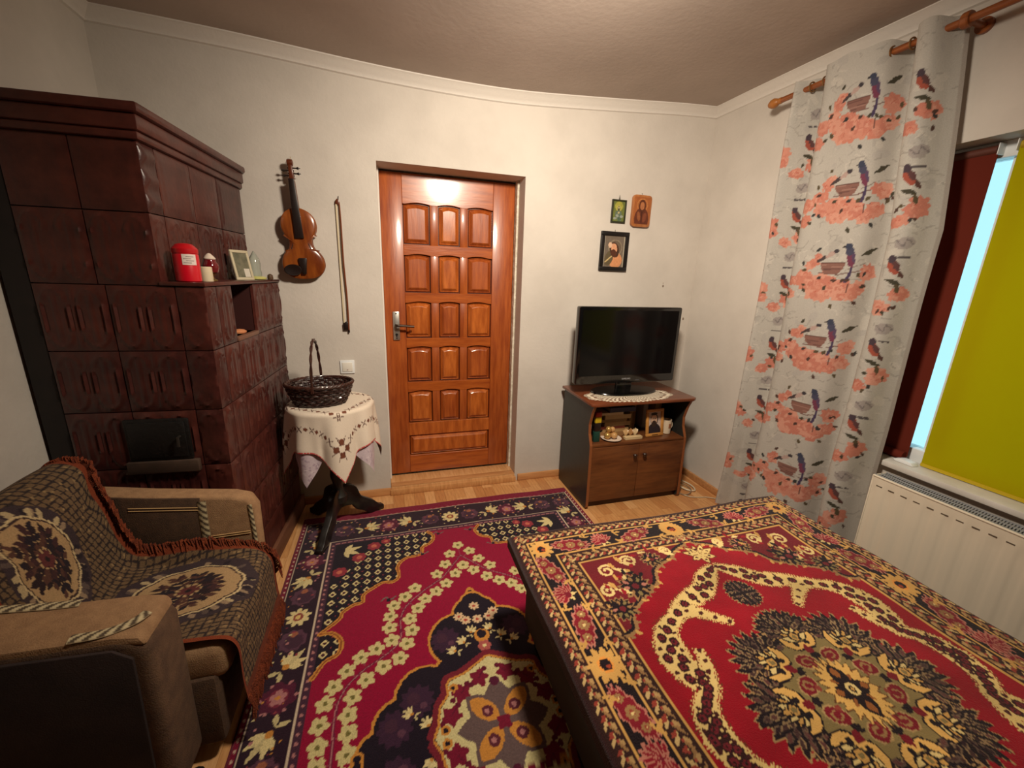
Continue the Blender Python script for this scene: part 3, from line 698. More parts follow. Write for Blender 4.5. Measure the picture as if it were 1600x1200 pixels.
MB().box(-.016, -.008, -.0125, -.011, .055, .70).build('hair', M('horsehair', (206,192,160), .6), bw_, smooth=False)
MB().prism([(-.018,.02),(.007,.02),(.008,.065),(-.002,.068),(-.018,.058)], 'y', -.019, -.006).build('frog', m_eb, bw_, bevel=.002)
MB().prism([(-.017,.695),(.004,.690),(.004,.712),(-.006,.722),(-.014,.712)], 'y', -.016, -.006).build('tip', m_vr, bw_, bevel=.001)
MB().tube([(.010,-.012,.02),(.010,-.012,.004)], .005, 8).build('screw_button', m_eb, bw_)
MB().tube([(.0,-.012,.715),(.001,-.006,.735),(.001,.0,.735)], .0015, 6).build('nail', M('nail_steel', (90,84,78), .4, metal=.8), bw_)

# light switch
t = thing('light_switch', 'white plastic light switch on the wall above the cloth-covered table', 'switch', (-.2345, YB, .83))
MB().box(-.040, .040, -.010, 0, 0, .080).build('plate', m_pvc, t, bevel=.004)
MB().box(-.028, .028, -.014, -.0095, .013, .067).build('rocker', M('switch_cream', (226,222,212), .35), t, bevel=.003)
MB().box(-.004, .004, -.0146, -.0138, .022, .025).build('indicator', M('indicator_dark', (110,60,40), .4), t)

# ================================================================== PEDESTAL TABLE, CLOTHS, BASKET
TX, TY, TZ = -.302, 2.258, .745
t = thing('pedestal_table', 'black wooden tripod pedestal table hidden by an embroidered cloth', 'table', (TX, TY, 0))
m_bt = M('table_black', (22,19,18), .4, (34,30,27), 20, coat=.2)
MB().lathe([(.185,-.022),(.195,-.016),(.195,-.006),(.188,0)], 40, c=(0,0,TZ-.006)).build('tabletop', m_bt, t)
MB().lathe([(.045,.16),(.05,.20),(.030,.235),(.024,.27),(.036,.32),(.030,.40),(.024,.46),(.034,.52),(.026,.60),(.05,.70),(.05,.717)], 20).build('column', m_bt, t)
for ang in (-108, 32, 132):
    a = math.radians(ang); pf = crom([(.0,.235),(.055,.245),(.10,.215),(.125,.150),(.165,.115),(.205,.085),(.24,.045),(.27,.030)], 3)
    pl = crom([(.0,.12),(.04,.12),(.075,.105),(.09,.075),(.135,.045),(.165,.018),(.20,.002),(.27,.0)], 3)
    mb = MB().prism(list(map(tuple, pf))+list(map(tuple, pl[::-1])), 'y', -.019, .019)
    mb.xf(Matrix.Rotation(a, 4, 'Z')); mb.build('leg', m_bt, t, bevel=.006)

BR = (112,60,38); BRD = (84,44,34)
def cross_band(cv, d, half):
    k = -half
    i = 0
    while k < half:
        for (ux, uy, vx, vy) in ((1,0,0,1),(0,1,1,0),(1,0,0,-1),(0,1,-1,0)):
            c = np.array([k*ux+d*vx, k*uy+d*vy]); r = .0135
            if i % 2 == 0: cv.poly([c+[r,0], c+[0,r], c+[-r,0], c+[0,-r]], BR)
            else:
                cv.line([c+[-r,-r], c+[r,r]], .005, BRD); cv.line([c+[-r,r], c+[r,-r]], .005, BRD)
        k += .036; i += 1
CH = .405
cv = Cv(-CH, CH, -CH, CH, .0025, (226,212,194))
cross_band(cv, .165, .166); cross_band(cv, .285, .20)
for sx in (-1, 1):
    for sy in (-1, 1):
        c = np.array([sx*.275, sy*.275])
        for k in range(4):
            a = k*math.pi/2+math.pi/4; q = c+.034*np.array([math.cos(a), math.sin(a)]); e1 = np.array([math.cos(a+.785), math.sin(a+.785)])*.022; e2 = np.array([-e1[1], e1[0]])
            cv.poly([q+e1+e2*.0, q+e2, q-e1, q-e2], BR)
        for k in range(8):
            a = k*math.pi/4+.39; cv.line([c+.018*np.array([math.cos(a), math.sin(a)]), c+.068*np.array([math.cos(a), math.sin(a)])], .004, BRD)
for k in np.arange(-CH, CH, .016):
    for q in ((k, CH), (k, -CH), (CH, k), (-CH, k)): cv.disc(q, .0075, (196,66,70))
def drape(R, rot, zt, fold, nf, flare, ph):
    def f(U, V):
        r = np.hypot(U, V); th = np.arctan2(V, U); d = np.maximum(r-R, 0)
        # roll over the table edge, then hang
        er = .018; arc = np.minimum(d, er*1.57); ang = arc/er
        hor = er*np.sin(ang); ver = er*(1-np.cos(ang))+np.maximum(d-er*1.57, 0)
        w = np.clip((d-.01)/.18, 0, 1)
        rad_ = np.minimum(r, R)+hor+flare*ver+fold*w*np.cos(nf*th+ph)+.3*fold*w*np.cos((nf*2+1)*th+1.3)
        t2 = th+rot+.05*w*np.sin(nf*th+ph)
        return arr(TX+rad_*np.cos(t2), TY+rad_*np.sin(t2), zt-ver)
    return f
m_lin = M('linen_cloth', (226,212,194), .85, sc=300, fac=(.93,1.04), attr=True, bump=.1, bsc=500)
g = np.arange(-CH, CH+.001, .0042)
o = painted('tablecloth', g, g, drape(.197, math.radians(-75-45), TZ+.004,   .013, 8, .06, .4), cv, m_lin)
tag(o, 'cream tablecloth with brown cross-stitch and red hem on the pedestal table', 'tablecloth')
CH2 = .415
cv = Cv(-CH2, CH2, -CH2, CH2, .003, (206,190,198))
for _ in range(1500):
    a, b = random.uniform(-CH2, CH2), random.uniform(-CH2, CH2); cv.line([(a, b), (a+random.uniform(-.02,.02), b+random.uniform(-.02,.02))], .005, random.choice([(178,156,172),(222,210,214),(168,146,164)]))
g = np.arange(-CH2, CH2+.001, .009)
o = painted('lace_undercloth', g, g, drape(.194, math.radians(-75), TZ+.0005, .014, 8, .02, .4), cv, M('lace_cloth', (206,190,198), .9, sc=200, fac=(.9,1.05), attr=True))
tag(o, 'pale mauve lace cloth showing below the embroidered tablecloth', 'tablecloth')

BZ = TZ+.0062
t = thing('wicker_basket', 'dark brown wicker basket with tall hoop handle on the table', 'basket', (-.345, 2.232, BZ), math.radians(2))
m_wk = M('wicker_dark', (58,30,24), .4, (36,18,16), 40, coat=.3, bump=.3, bsc=120)
m_wk2 = M('wicker_rim', (70,38,28), .4, (46,24,20), 40, coat=.3)
nr = 9; mb = MB()
for k in range(nr):
    f = k/(nr-1); rx, ry, z = .118+.038*f**.8, .085+.035*f**.8, .008+.094*f
    N_ = 84
    mb.tube([((rx+.0035*math.cos(21*a+math.pi*k))*math.cos(a), (ry+.0035*math.cos(21*a+math.pi*k))*math.sin(a), z+.002*math.sin(5*a+k)) for a in np.linspace(0, 2*math.pi, N_, endpoint=False)], .0062, 6, closed=True, sq=1.1)
mb.build('woven_side', m_wk, t)
st_ = MB()
for k in range(42):
    a = 2*math.pi*k/42
    st_.tube([(.116*math.cos(a), .083*math.sin(a), .004), (.155*math.cos(a), .119*math.sin(a), .108)], .003, 5)
o = st_.build('stakes', m_wk2, t); o['kind'] = 'stuff'
MB().lathe([(.1,0),(.117,.001),(.117,.008),(.1,.009),(.001,.009)], 40, sy=.73).build('base', m_wk, t)
rim = MB()
for p in (0, 2.09, 4.19):
    rim.tube([((.159+.004*math.cos(14*a+p))*math.cos(a), (.123+.004*math.cos(14*a+p))*math.sin(a), .110+.004*math.sin(14*a+p)) for a in np.linspace(0, 2*math.pi, 90, endpoint=False)], .0055, 6, closed=True)
rim.build('rim', m_wk2, t)
hd = MB()
for p in (0, 3.14):
    hd.tube([(-.012+.045*math.sin((b-.5)*1.2)*0+.003*math.cos(30*b+p)+.018*(b-.5), -.125*math.cos(math.pi*b), .085+.245*math.sin(math.pi*b)**.75+.003*math.sin(30*b+p)) for b in np.linspace(0, 1, 50)], .0048, 6)
hd.build('handle', m_wk2, t)

# ================================================================== ICONS ON THE WALL
def icon_cv(w, h, bgc): return Cv(0, w, 0, h, .0016, bgc)
m_ic = M('icon_print', (150,120,90), .35, sc=60, fac=(.85,1.1), attr=True)
def painted_panel(cvx, w, h, parent, loc, name, step=.0022):
    us, vs_ = np.arange(0, w+.0005, step), np.arange(0, h+.0005, step)
    o = painted(name, us, vs_, lambda U, V: arr(U, 0*U, V), cvx, m_ic, parent); o.location = loc; return o
def frame_mb(w, h, b, d):
    mb = MB(); mb.box(0, w, -d, 0, 0, b); mb.box(0, w, -d, 0, h-b, h); mb.box(0, b, -d, 0, b, h-b); mb.box(w-b, w, -d, 0, b, h-b); return mb
def figure(cv, cx, cy, s, halo, robe, skin, hair):
    cv.disc((cx, cy), .30*s, halo); cv.ell((cx, cy-.62*s), .40*s, .42*s, 0, robe); cv.ell((cx, cy-.02*s), .17*s, .25*s, 0, hair)
    cv.ell((cx, cy-.01*s), .11*s, .17*s, 0, skin); cv.ell((cx, cy-.13*s), .08*s, .09*s, 0, hair); cv.ell((cx+.02*s, cy-.45*s), .14*s, .1*s, .4, skin)
# large one
w, h = .205, .248
t = thing('framed_icon', 'largest wall icon in a wide black frame above the television', 'picture', (1.362, YB, 1.479))
frame_mb(w, h, .026, .020).build('frame', M('frame_black', (22,18,18), .35), t, bevel=.003)
c = icon_cv(w-.05, h-.05, (112,100,88)); W_, H_ = w-.05, h-.05
c.line([(.004,.0),(.004,H_)], .008, (176,168,150)); c.line([(W_-.004,.0),(W_-.004,H_)], .008, (170,160,140))
c.disc((W_*.55, H_*.62), .052, (140,126,106)); c.disc((W_*.55, H_*.62), .045, (106,92,78))
c.ell((W_*.6, H_*.22), .05, .05, 0, (206,142,98)); c.ell((W_*.28, H_*.28), .03, .05, -.3, (96,84,62)); c.ell((W_*.52, H_*.55), .034, .05, .3, (72,48,36))
c.ell((W_*.50, H_*.60), .022, .032, .3, (214,156,120)); c.ell((W_*.49, H_*.44), .022, .026, .3, (84,48,34)); c.ell((W_*.30, H_*.70), .014, .018, 0, (212,178,150)); c.line([(W_*.12, H_*.16), (W_*.4, H_*.34)], .008, (196,172,120))
painted_panel(c, w-.05, h-.05, t, (.025, -.010, .025), 'icon_picture')
MB().tube([(w/2, -.004, h), (w/2, -.002, h+.012), (w/2, 0, h+.012)], .0015, 6).build('nail', M('nail_steel', (90,84,78)), t)
# small green one
w, h = .104, .141
t = thing('framed_icon', 'smallest wall icon in a thin dark green frame', 'picture', (1.422, YB, 1.782))
frame_mb(w, h, .010, .014).build('frame', M('frame_dark_green', (42,44,26), .4), t, bevel=.002)
c = icon_cv(w-.018, h-.018, (104,112,56)); W_, H_ = w-.018, h-.018
c.ell((W_/2, H_*.75), .03, .03, 0, (156,152,66)); figure(c, W_/2, H_*.66, .062, (178,170,86), (92,108,92), (176,164,120), (70,74,44))
for k in range(9): c.ell((random.uniform(.01, W_-.01), random.uniform(.006, H_*.3)), .011, .008, 0, random.choice([(120,136,120),(78,96,78),(146,152,140)]))
painted_panel(c, w-.018, h-.018, t, (.009, -.007, .009), 'icon_picture', .0018)
MB().lathe([(.006,0),(.005,.006),(.0035,.012),(.001,.028)], 8, c=(w/2,-.006,h)).build('hanger', M('nail_steel', (90,84,78)), t)
# rounded wooden one
w, h = .140, .196
def rrect(x0, x1, z0, z1, r, n=5):
    o = []
    for cx, cz, a0 in ((x1-r, z0+r, -90), (x1-r, z1-r, 0), (x0+r, z1-r, 90), (x0+r, z0+r, 180)):
        o += [(cx+r*math.cos(math.radians(a0+90*i/n)), cz+r*math.sin(math.radians(a0+90*i/n))) for i in range(n+1)]
    return o
t = thing('wooden_icon', 'brown wooden icon plaque with rounded corners beside the small green icon', 'picture', (1.567, YB, 1.766))
MB().prism(rrect(0, w, 0, h, .022), 'y', -.022, 0).build('plaque', M('plaque_wood', (176,112,62), .4, (150,88,44), 9, st=(4,4,.8), coat=.2), t, bevel=.003)
c = icon_cv(w-.02, h-.03, (158,92,50)); W_, H_ = w-.02, h-.03
c.disc((W_/2, H_*.70), .040, (186,124,70)); c.disc((W_/2, H_*.70), .036, (160,94,52)); c.ell((W_/2, H_*.18), .054, .072, 0, (96,48,32)); c.ell((W_/2, H_*.66), .027, .040, 0, (86,44,28))
c.ell((W_/2, H_*.67), .017, .025, 0, (170,108,70)); c.ell((W_/2-.022, H_*.28), .012, .03, .2, (140,82,50)); c.ell((W_/2+.022, H_*.25), .014, .03, -.2, (122,66,44)); c.line([(W_/2, H_*.05), (W_/2, H_*.45)], .006, (64,30,22))
painted_panel(c, w-.02, h-.03, t, (.010, -.0228, .018), 'icon_picture', .002)
MB().tube([(w/2, -.006, h), (w/2+.003, -.003, h+.012), (w/2, 0, h+.012)], .0012, 6).build('nail', M('nail_steel', (90,84,78)), t)
for i, (x_, z_, r_) in enumerate(((1.887,1.39,.010),(2.095,1.16,.011),(1.885,1.41,.004))):
    o = MB().lathe([(r_*.5,-.006),(r_,-.002),(r_*.9,.001),(r_*.3,.003)], 9, sx=.7).xf(Matrix.Translation((x_, YB, z_)) @ Matrix.Rotation(math.radians(90), 4, 'X')).build('wall_plug', M('plug_grey', (128,112,98), .8), None)
    tag(o, ('grey wall plug left in the wall below the wooden icon', 'grey wall plug beside the top right corner of the television', 'tiny nail head just above the wall plug')[i], 'wall plug')

# ================================================================== TV CABINET
CX0, CX1, CY0, CY1, CT_ = 1.158, 1.862, 2.085, 2.500, .705
cab = thing('tv_cabinet', 'brown laminate cabinet with black sides, open shelf and two doors', 'cabinet', ((CX0+CX1)/2, (CY0+CY1)/2, 0))
m_cw = M('cabinet_wood', (112,66,34), .4, (84,46,24), 7, st=(.7,5,5), coat=.15); m_cs = M('cabinet_side', (46,46,42), .4, (38,38,35), 30); m_ce = M('cabinet_edge', (136,80,46), .4)
m_ct = M('cabinet_top', (122,66,40), .35, (100,52,30), 7, st=(.7,5,5), coat=.2)
prof = [(CY1,0),(CY0+.01,0),(CY0-.012,.02),(CY0-.006,.30),(CY0+.0,.43),(CY0+.030,.50),(CY0+.036,.56),(CY0+.012,.64),(CY0-.012,.685),(CY1,.685)]
for xa, xb in ((CX0, CX0+.016), (CX1-.016, CX1)):
    MB().prism(prof, 'x', xa, xb).build('side_panel', m_cs, cab, world=True, smooth=False)
    eb = [(y-.0022, z) for y, z in prof[1:9]]
    MB().prism(eb+[(y+.004, z) for y, z in eb[::-1]], 'x', xa-.0004, xb+.0004).build('edge_band', m_ce, cab, world=True, smooth=False)
MB().prism([(CX0-.018, CY1+.008), (CX0-.018, CY0-.012), (CX0+.01, CY0-.026), (CX1+.0, CY0-.026), (CX1+.030, CY0-.006), (CX1+.030, CY1+.008)], 'z', .686, CT_).build('top_board', m_ct, cab, world=True, bevel=.005)
MB().box(CX0+.016, CX1-.016, CY0+.002, CY1-.01, .415, .431).build('shelf', m_cw, cab, world=True, bevel=.002)
MB().box(CX0+.016, CX1-.016, CY1-.012, CY1-.004, .03, .686).build('back_panel', M('cabinet_back', (70,46,30), .7), cab, world=True)
MB().box(CX0+.016, CX1-.016, CY0+.02, CY0+.034, .0, .045).build('plinth', M('cabinet_plinth', (58,24,18), .5), cab, world=True)
MB().box(CX0+.016, CX1-.016, CY0+.03, CY1-.012, .045, .06).build('bottom_board', m_cw, cab, world=True)
xm = (CX0+CX1)/2
for (a, b, kx) in ((CX0+.017, xm-.0015, xm-.035), (xm+.0015, CX1-.017, xm+.035)):
    d = MB().box(a, b, CY0-.006, CY0+.010, .047, .413).build('door', m_cw, cab, world=True, bevel=.002)
    mb = MB().lathe([(.007,0),(.006,.006),(.013,.014),(.014,.020),(.010,.025),(.001,.026)], 14).xf(Matrix.Translation((kx, CY0-.006, .345)) @ Matrix.Rotation(math.radians(90), 4, 'X'))
    mb.build('knob', M('knob_dark', (50,28,18), .4), d, world=True)
# doily
cvd = Cv(-.36, .36, -.22, .22, .003, (226,216,198))
def dpos(U, V): return arr(U, V, 0*U+.0012)
DXc, DYc = 1.475, 2.205
def dscale(a): return 1+.07*abs(math.sin(5*a))
mb = MB(); rings_ = 14; NS = 120
for i in range(rings_):
    f0, f1 = i/rings_, (i+1)/rings_
    for k in range(NS):
        if i < 12 and i > 2 and (k*2+i) % 3 == 0: continue
        if i >= 11 and k % 2 and i % 2: continue
        q = []
        for f, kk in ((f0, k), (f0, k+1), (f1, k+1), (f1, k)):
            a = 2*math.pi*kk/NS; s_ = dscale(a); q.append((.295*f*s_*math.cos(a), .140*f*s_*math.sin(a), .0))
        mb.add(q, [(0,1,2,3)])
mb.v = [(x, y, z+.0015) for x, y, z in mb.v]
o = mb.build('crochet_doily', M('crochet_cotton', (226,214,192), .9), None, smooth=False); o.location = (DXc, DYc, CT_); 
tag(o, 'cream scalloped crochet doily under the television', 'doily')

# television
tv = thing('television', 'black flat screen television on the brown cabinet', 'television', (1.487, 2.295, CT_+.003), math.radians(0))
TW, TB, TT = .735, .062, .552; hw = TW/2
m_tvb = M('tv_gloss_black', (12,12,13), .15, coat=.5)
MB().prism(rrect(-hw, hw, TB, TT, .012), 'y', -.016, .030).build('bezel', m_tvb, tv, bevel=.004)
MB().box(-hw+.022, hw-.022, -.0172, -.015, TB+.052, TT-.022).build('screen', M('tv_screen', (8,8,10), .12, spec=.4), tv)
MB().prism([(-hw+.10,TB+.05),(hw-.10,TB+.05),(hw-.14,TT-.06),(-hw+.14,TT-.06)], 'y', .028, .075).build('rear_housing', m_blk, tv, bevel=.01)
MB().box(-.055, .055, -.004, .026, .012, TB+.02).build('stand_neck', m_tvb, tv, bevel=.006)
MB().lathe([(.185,0),(.190,.004),(.186,.010),(.10,.014),(.05,.018),(.001,.018)], 48, sx=1.25, sy=.62, c=(0,-.0,0)).build('stand_base', m_tvb, tv)
def lettering(txt, size, loc, mat, parent, name, depth=.0004):
    cu_ = bpy.data.curves.new(name, 'FONT'); cu_.body = txt; cu_.size = size; cu_.align_x = 'CENTER'; cu_.extrude = depth
    ob = bpy.data.objects.new(name, cu_); COL.objects.link(ob); dg = bpy.context.evaluated_depsgraph_get()
    me = bpy.data.meshes.new_from_object(ob.evaluated_get(dg)); bpy.data.objects.remove(ob)
    me.transform(Matrix.Rotation(math.radians(90), 4, 'X')); o = link(name, me, mat, parent); o.location = loc; return o
lettering('SAMSUNG', .014, (.0, -.0168, TB+.022), M('logo_silver', (176,176,180), .4), tv, 'logo_lettering')
MB().box(.07, .10, -.0168, -.0158, TB+.014, TB+.017).build('status_strip', M('logo_dim', (96,96,104), .4), tv)

# ---- things on the cabinet shelf
SZ = .4312
def book(x0, x1, y0, y1, z0, z1, c, label, spine='y', group='books in the cabinet'):
    t = thing('book', label, 'book', ((x0+x1)/2, (y0+y1)/2, z0), 0, group)
    cm = M('book_cover_%d_%d_%d' % c, c, .55); pm = M('book_pages', (206,188,150), .8)
    if x1-x0 > z1-z0:   # lying flat, spine to the front
        mb = MB().box(x0, x1, y0, y1, z0, z0+.002).box(x0, x1, y0, y1, z1-.002, z1).box(x0, x1, y0, y0+.002, z0+.002, z1-.002)
        pg = MB().box(x0+.003, x1-.003, y0+.0025, y1-.003, z0+.0022, z1-.0022)
    else:
        mb = MB().box(x0, x0+.002, y0, y1, z0, z1).box(x1-.002, x1, y0, y1, z0, z1).box(x0+.002, x1-.002, y0, y0+.002, z0, z1)
        pg = MB().box(x0+.0022, x1-.0022, y0+.0025, y1-.003, z0+.003, z1-.003)
    mb.build('cover', cm, t, world=True, smooth=False); pg.build('pages', pm, t, world=True, smooth=False)
z = SZ
for k, (th, c, dx, lab) in enumerate(((.030,(150,110,70),0,'tan book at the bottom of the pile on the cabinet shelf'),(.022,(176,140,92),.02,'light tan book second from the bottom of the shelf pile'),
        (.018,(128,60,44),-.01,'dark red book in the middle of the shelf pile'),(.026,(188,160,116),.03,'cream book with worn spine above the dark red one'),
        (.020,(150,124,86),.0,'olive tan book above the worn cream one'),(.028,(196,176,140),.03,'thick pale book under the blue one'),
        (.016,(220,206,180),-.03,'thin white book sticking out under the blue one'),(.030,(52,58,96),.06,'dark blue book on top of the shelf pile'))):
    book(1.285+dx, 1.475+dx, 2.20, 2.34, z, z+th, c, lab); z += th+.0006
book(1.520+.02, 1.545+.02, 2.27, 2.40, SZ, .645, (196,170,120), 'upright cream book right of the book pile')
book(1.567, 1.592, 2.28, 2.40, SZ, .632, (176,146,98), 'upright tan book behind the portrait frame edge')
book(1.666, 1.700, 2.30, 2.42, SZ, .672, (206,196,182), 'tall white upright book behind the portrait')
book(1.752, 1.782, 2.29, 2.42, SZ, .655, (170,140,92), 'tall tan upright book behind the white mug')
book(1.7835, 1.800, 2.29, 2.42, SZ, .640, (138,106,70), 'narrow brown upright book at the end of the shelf')
book(1.178, 1.188, 2.14, 2.28, SZ, .620, (222,210,196), 'thin white upright book against the black cabinet side')
t = thing('tin_box', 'dark tin box at the back of the cabinet shelf', 'box', (1.222, 2.36, SZ))
MB().box(-.034, .034, -.04, .04, 0, .20).build('body', M('tin_dark', (30,34,40), .35), t, bevel=.005)
MB().box(-.035, .035, -.041, .041, .2005, .222).build('lid', M('tin_lid', (40,44,54), .35), t, bevel=.004)
t = thing('snack_packet', 'red, yellow and green snack packet at the front of the shelf', 'packet', (1.228, 2.145, SZ))
MB().box(-.020, .022, -.012, .012, 0, .070).build('green_band', M('packet_green', (30,66,56), .35), t, bevel=.004)
MB().box(-.018, .024, -.011, .011, .0705, .125).build('dark_band', M('packet_black', (36,24,22), .35), t, bevel=.003)
MB().box(-.018, .024, -.011, .011, .1255, .165).build('yellow_band', M('packet_yellow', (206,176,36), .4), t, bevel=.003)
MB().box(-.018, .024, -.011, .011, .1655, .195).build('red_band', M('packet_red', (176,52,36), .4), t, bevel=.003)
t = thing('saucer', 'white saucer under the gold glass ornament', 'saucer', (1.345, 2.158, SZ))
MB().lathe([(.035,0),(.042,.003),(.064,.010),(.066,.012),(.042,.007),(.001,.005)], 32).build('plate', M('porcelain_white', (222,206,190)), t)
t = thing('gold_ornament', 'amber glass ornament with gold beads sitting on the white saucer', 'ornament', (1.340, 2.158, SZ+.0072))
m_go = M('gold_bead', (204,160,92), .25, metal=.5); m_am = M('amber_glass', (196,150,96), .1, coat=.5)
for (x_, y_, z_, r_) in ((-.026,-.006,.023,.0225),(.018,-.012,.022,.0215),(-.004,.018,.024,.0235),(-.018,.0,.062,.020),(.012,.004,.058,.018),(.040,.012,.018,.017)):
    pr_ = [(r_*math.sin(a), z_-r_*math.cos(a)) for a in np.linspace(.12, math.pi-.05, 9)]
    MB().lathe(pr_, 14, c=(x_, y_, 0)).build('bead', random.choice([m_go, m_am]), t)
for k, (x_, c) in enumerate(((1.452,(206,170,120)),(1.488,(176,132,84)),(1.522,(214,190,150)))):
    t = thing('shell_figurine', ('pale gold shell figurine beside the saucer', 'darker gold shell figurine in the middle of the shelf row', 'cream shell figurine next to the portrait frame')[k], 'figurine', (x_, 2.165, SZ))
    MB().lathe([(.014,0),(.016,.004),(.010,.012)], 14).build('foot', m_go, t)
    for j in range(5):
        a = (j-2)*.42
        MB().tube([(0, 0, .010), (.016*math.sin(a), -.004, .036), (.026*math.sin(a), 0, .062-.006*abs(j-2))], [.004,.007,.003], 7).build('shell_rib', M('shell_%d' % k, c, .35, coat=.2), t)
t = thing('trinket_box', 'flat cream trinket box in front of the shell figurines', 'box', (1.490, 2.135, SZ))
MB().box(-.062, .062, -.016, .016, 0, .013).build('body', M('box_cream', (206,180,136), .5), t, bevel=.003)
MB().box(-.063, .063, -.017, .017, .0132, .019).build('lid', M('box_cream', (206,180,136)), t, bevel=.003)
# portrait
t = thing('portrait_frame', 'bearded man portrait in a yellow wooden frame on the shelf', 'picture frame', (1.592, 2.150, SZ), math.radians(4))
FR = Matrix.Rotation(math.radians(-7), 4, 'X'); w, h = .138, .182
frame_mb(w, h, .019, .014).xf(FR).build('frame', M('frame_yellow_wood', (206,150,80), .4, (184,126,62), 12), t, bevel=.003)
c = Cv(0, w-.03, 0, h-.03, .0014, (196,178,168)); W_, H_ = w-.03, h-.03
c.ell((W_*.46, 0), .060, .072, 0, (44,36,42)); c.ell((W_*.48, H_*.63), .030, .040, 0, (46,34,32)); c.ell((W_*.46, H_*.63), .025, .034, 0, (222,186,160)); c.ell((W_*.46, H_*.44), .020, .022, 0, (58,42,36))
c.ell((W_*.46, H_*.88), .026, .010, 0, (40,30,30)); c.line([(W_*.36, H_*.66), (W_*.43, H_*.66)], .004, (70,48,42)); c.line([(W_*.50, H_*.66), (W_*.57, H_*.66)], .004, (70,48,42)); c.line([(W_*.46, H_*.62), (W_*.455, H_*.57)], .003, (180,136,112))
o = painted_panel(c, W_, H_, t, (.015, -.007, .015), 'portrait_print', .0018); o.rotation_euler = (math.radians(-7), 0, 0); o.location = FR @ Vector((.015, -.006, .015))
MB().box(.045, .093, -.0148, -.0138, .006, .012).xf(FR).build('name_strip', M('name_strip', (92,60,30), .5), t)
MB().tube([(w/2, .018, h*.7), (w/2, .06, 0.001)], .004, 6).build('strut', m_blk, t)
t = thing('painted_mug', 'white mug with a round brown motif at the end of the shelf', 'mug', (1.776, 2.185, SZ))
MB().lathe([(.026,0),(.030,.003),(.032,.05),(.031,.096),(.028,.096),(.028,.01),(.001,.008)], 24).build('cup', M('mug_white', (214,196,170), .35), t)
MB().tube([(.030*math.cos(a)*0+.031+.018*math.sin(a), .004, .05+.028*math.cos(a)) for a in np.linspace(0, math.pi, 12)], .004, 7).build('handle', M('mug_white', (214,196,170)), t)
MB().grid(lambda u, v: (.0325*math.cos(-1.75+.55*u), .0325*math.sin(-1.75+.55*u), .042+.032*v), 6, 3).build('motif', M('motif_brown', (150,96,64), .5), t)

# cables by the cabinet
def cable(label, pts, r, c, name='cable'):
    p = crom(pts, 8); p[:,2] = np.maximum(p[:,2], r)
    return tag(MB().tube(p, r, 6).build(name, M('cable_%d' % c[0], c, .5), None), label, 'cable')
cable('white cable loop lying highest in the tangle beside the cabinet', [(1.885,2.46,.16),(1.91,2.40,.03),(1.96,2.33,.012),(2.02,2.25,.012),(2.045,2.17,.012),(2.02,2.10,.012),(1.97,2.12,.012),(1.93,2.2,.02),(1.90,2.26,.01)], .005, (214,200,172))
cable('grey brown cable coiled on the laminate under the white cable', [(1.90,2.36,.05),(1.93,2.28,.008),(1.985,2.20,.02),(2.00,2.12,.016),(1.95,2.075,.008),(1.90,2.08,.008),(1.89,2.16,.008),(1.94,2.24,.022),(2.0,2.22,.03)], .0045, (140,116,92))
cable('thin cream cable running from the tangle towards the curtain', [(1.875,2.12,.006),(1.93,2.045,.006),(1.99,2.02,.006),(2.04,2.01,.006),(2.09,1.98,.006)], .0035, (196,180,150))

# ================================================================== FLOOR RUG
AX, CYr = .315, .97; RW, RT = .826, 2.362; RB = 2*CYr-RT
DK = (44,22,38); NAV = (30,20,34); PUR = (92,56,74); PUR2 = (70,40,58); CRM = (226,208,150); CR2 = (206,190,138); ORG = (206,140,62); CRI = (150,8,54); MAR = (104,16,44); PNK = (180,120,120); OLV = (120,112,60)
cv = Cv(-RW, RW, CYr-.05, RT, .0026, CRI)
cv.T = [lambda p: p, lambda p: p*[-1,1]]
# edge bands
cv.poly([(-RW,0),(-.790,0),(-.790,RT),(-RW,RT)], (122,10,46)); cv.poly([(-RW,2.298),(RW,2.298),(RW,RT),(-RW,RT)], (128,10,48))
cv.poly([(-.800,0),(-.63,0),(-.63,2.30),(-.800,2.30)], DK); cv.poly([(-.80,2.075),(.80,2.075),(.80,2.295),(-.80,2.295)], DK)
k = .92
while k < 2.3:
    cv.ell((-.808, k), .004, .008, .5, (206,170,150)); k += .03
for q in np.arange(-.78, .79, .034): cv.ell((q, 2.300), .007, .003, 0, PNK)
cv.line([(-.796,.9),(-.796,2.291),(.796,2.291)], .006, (206,186,160))
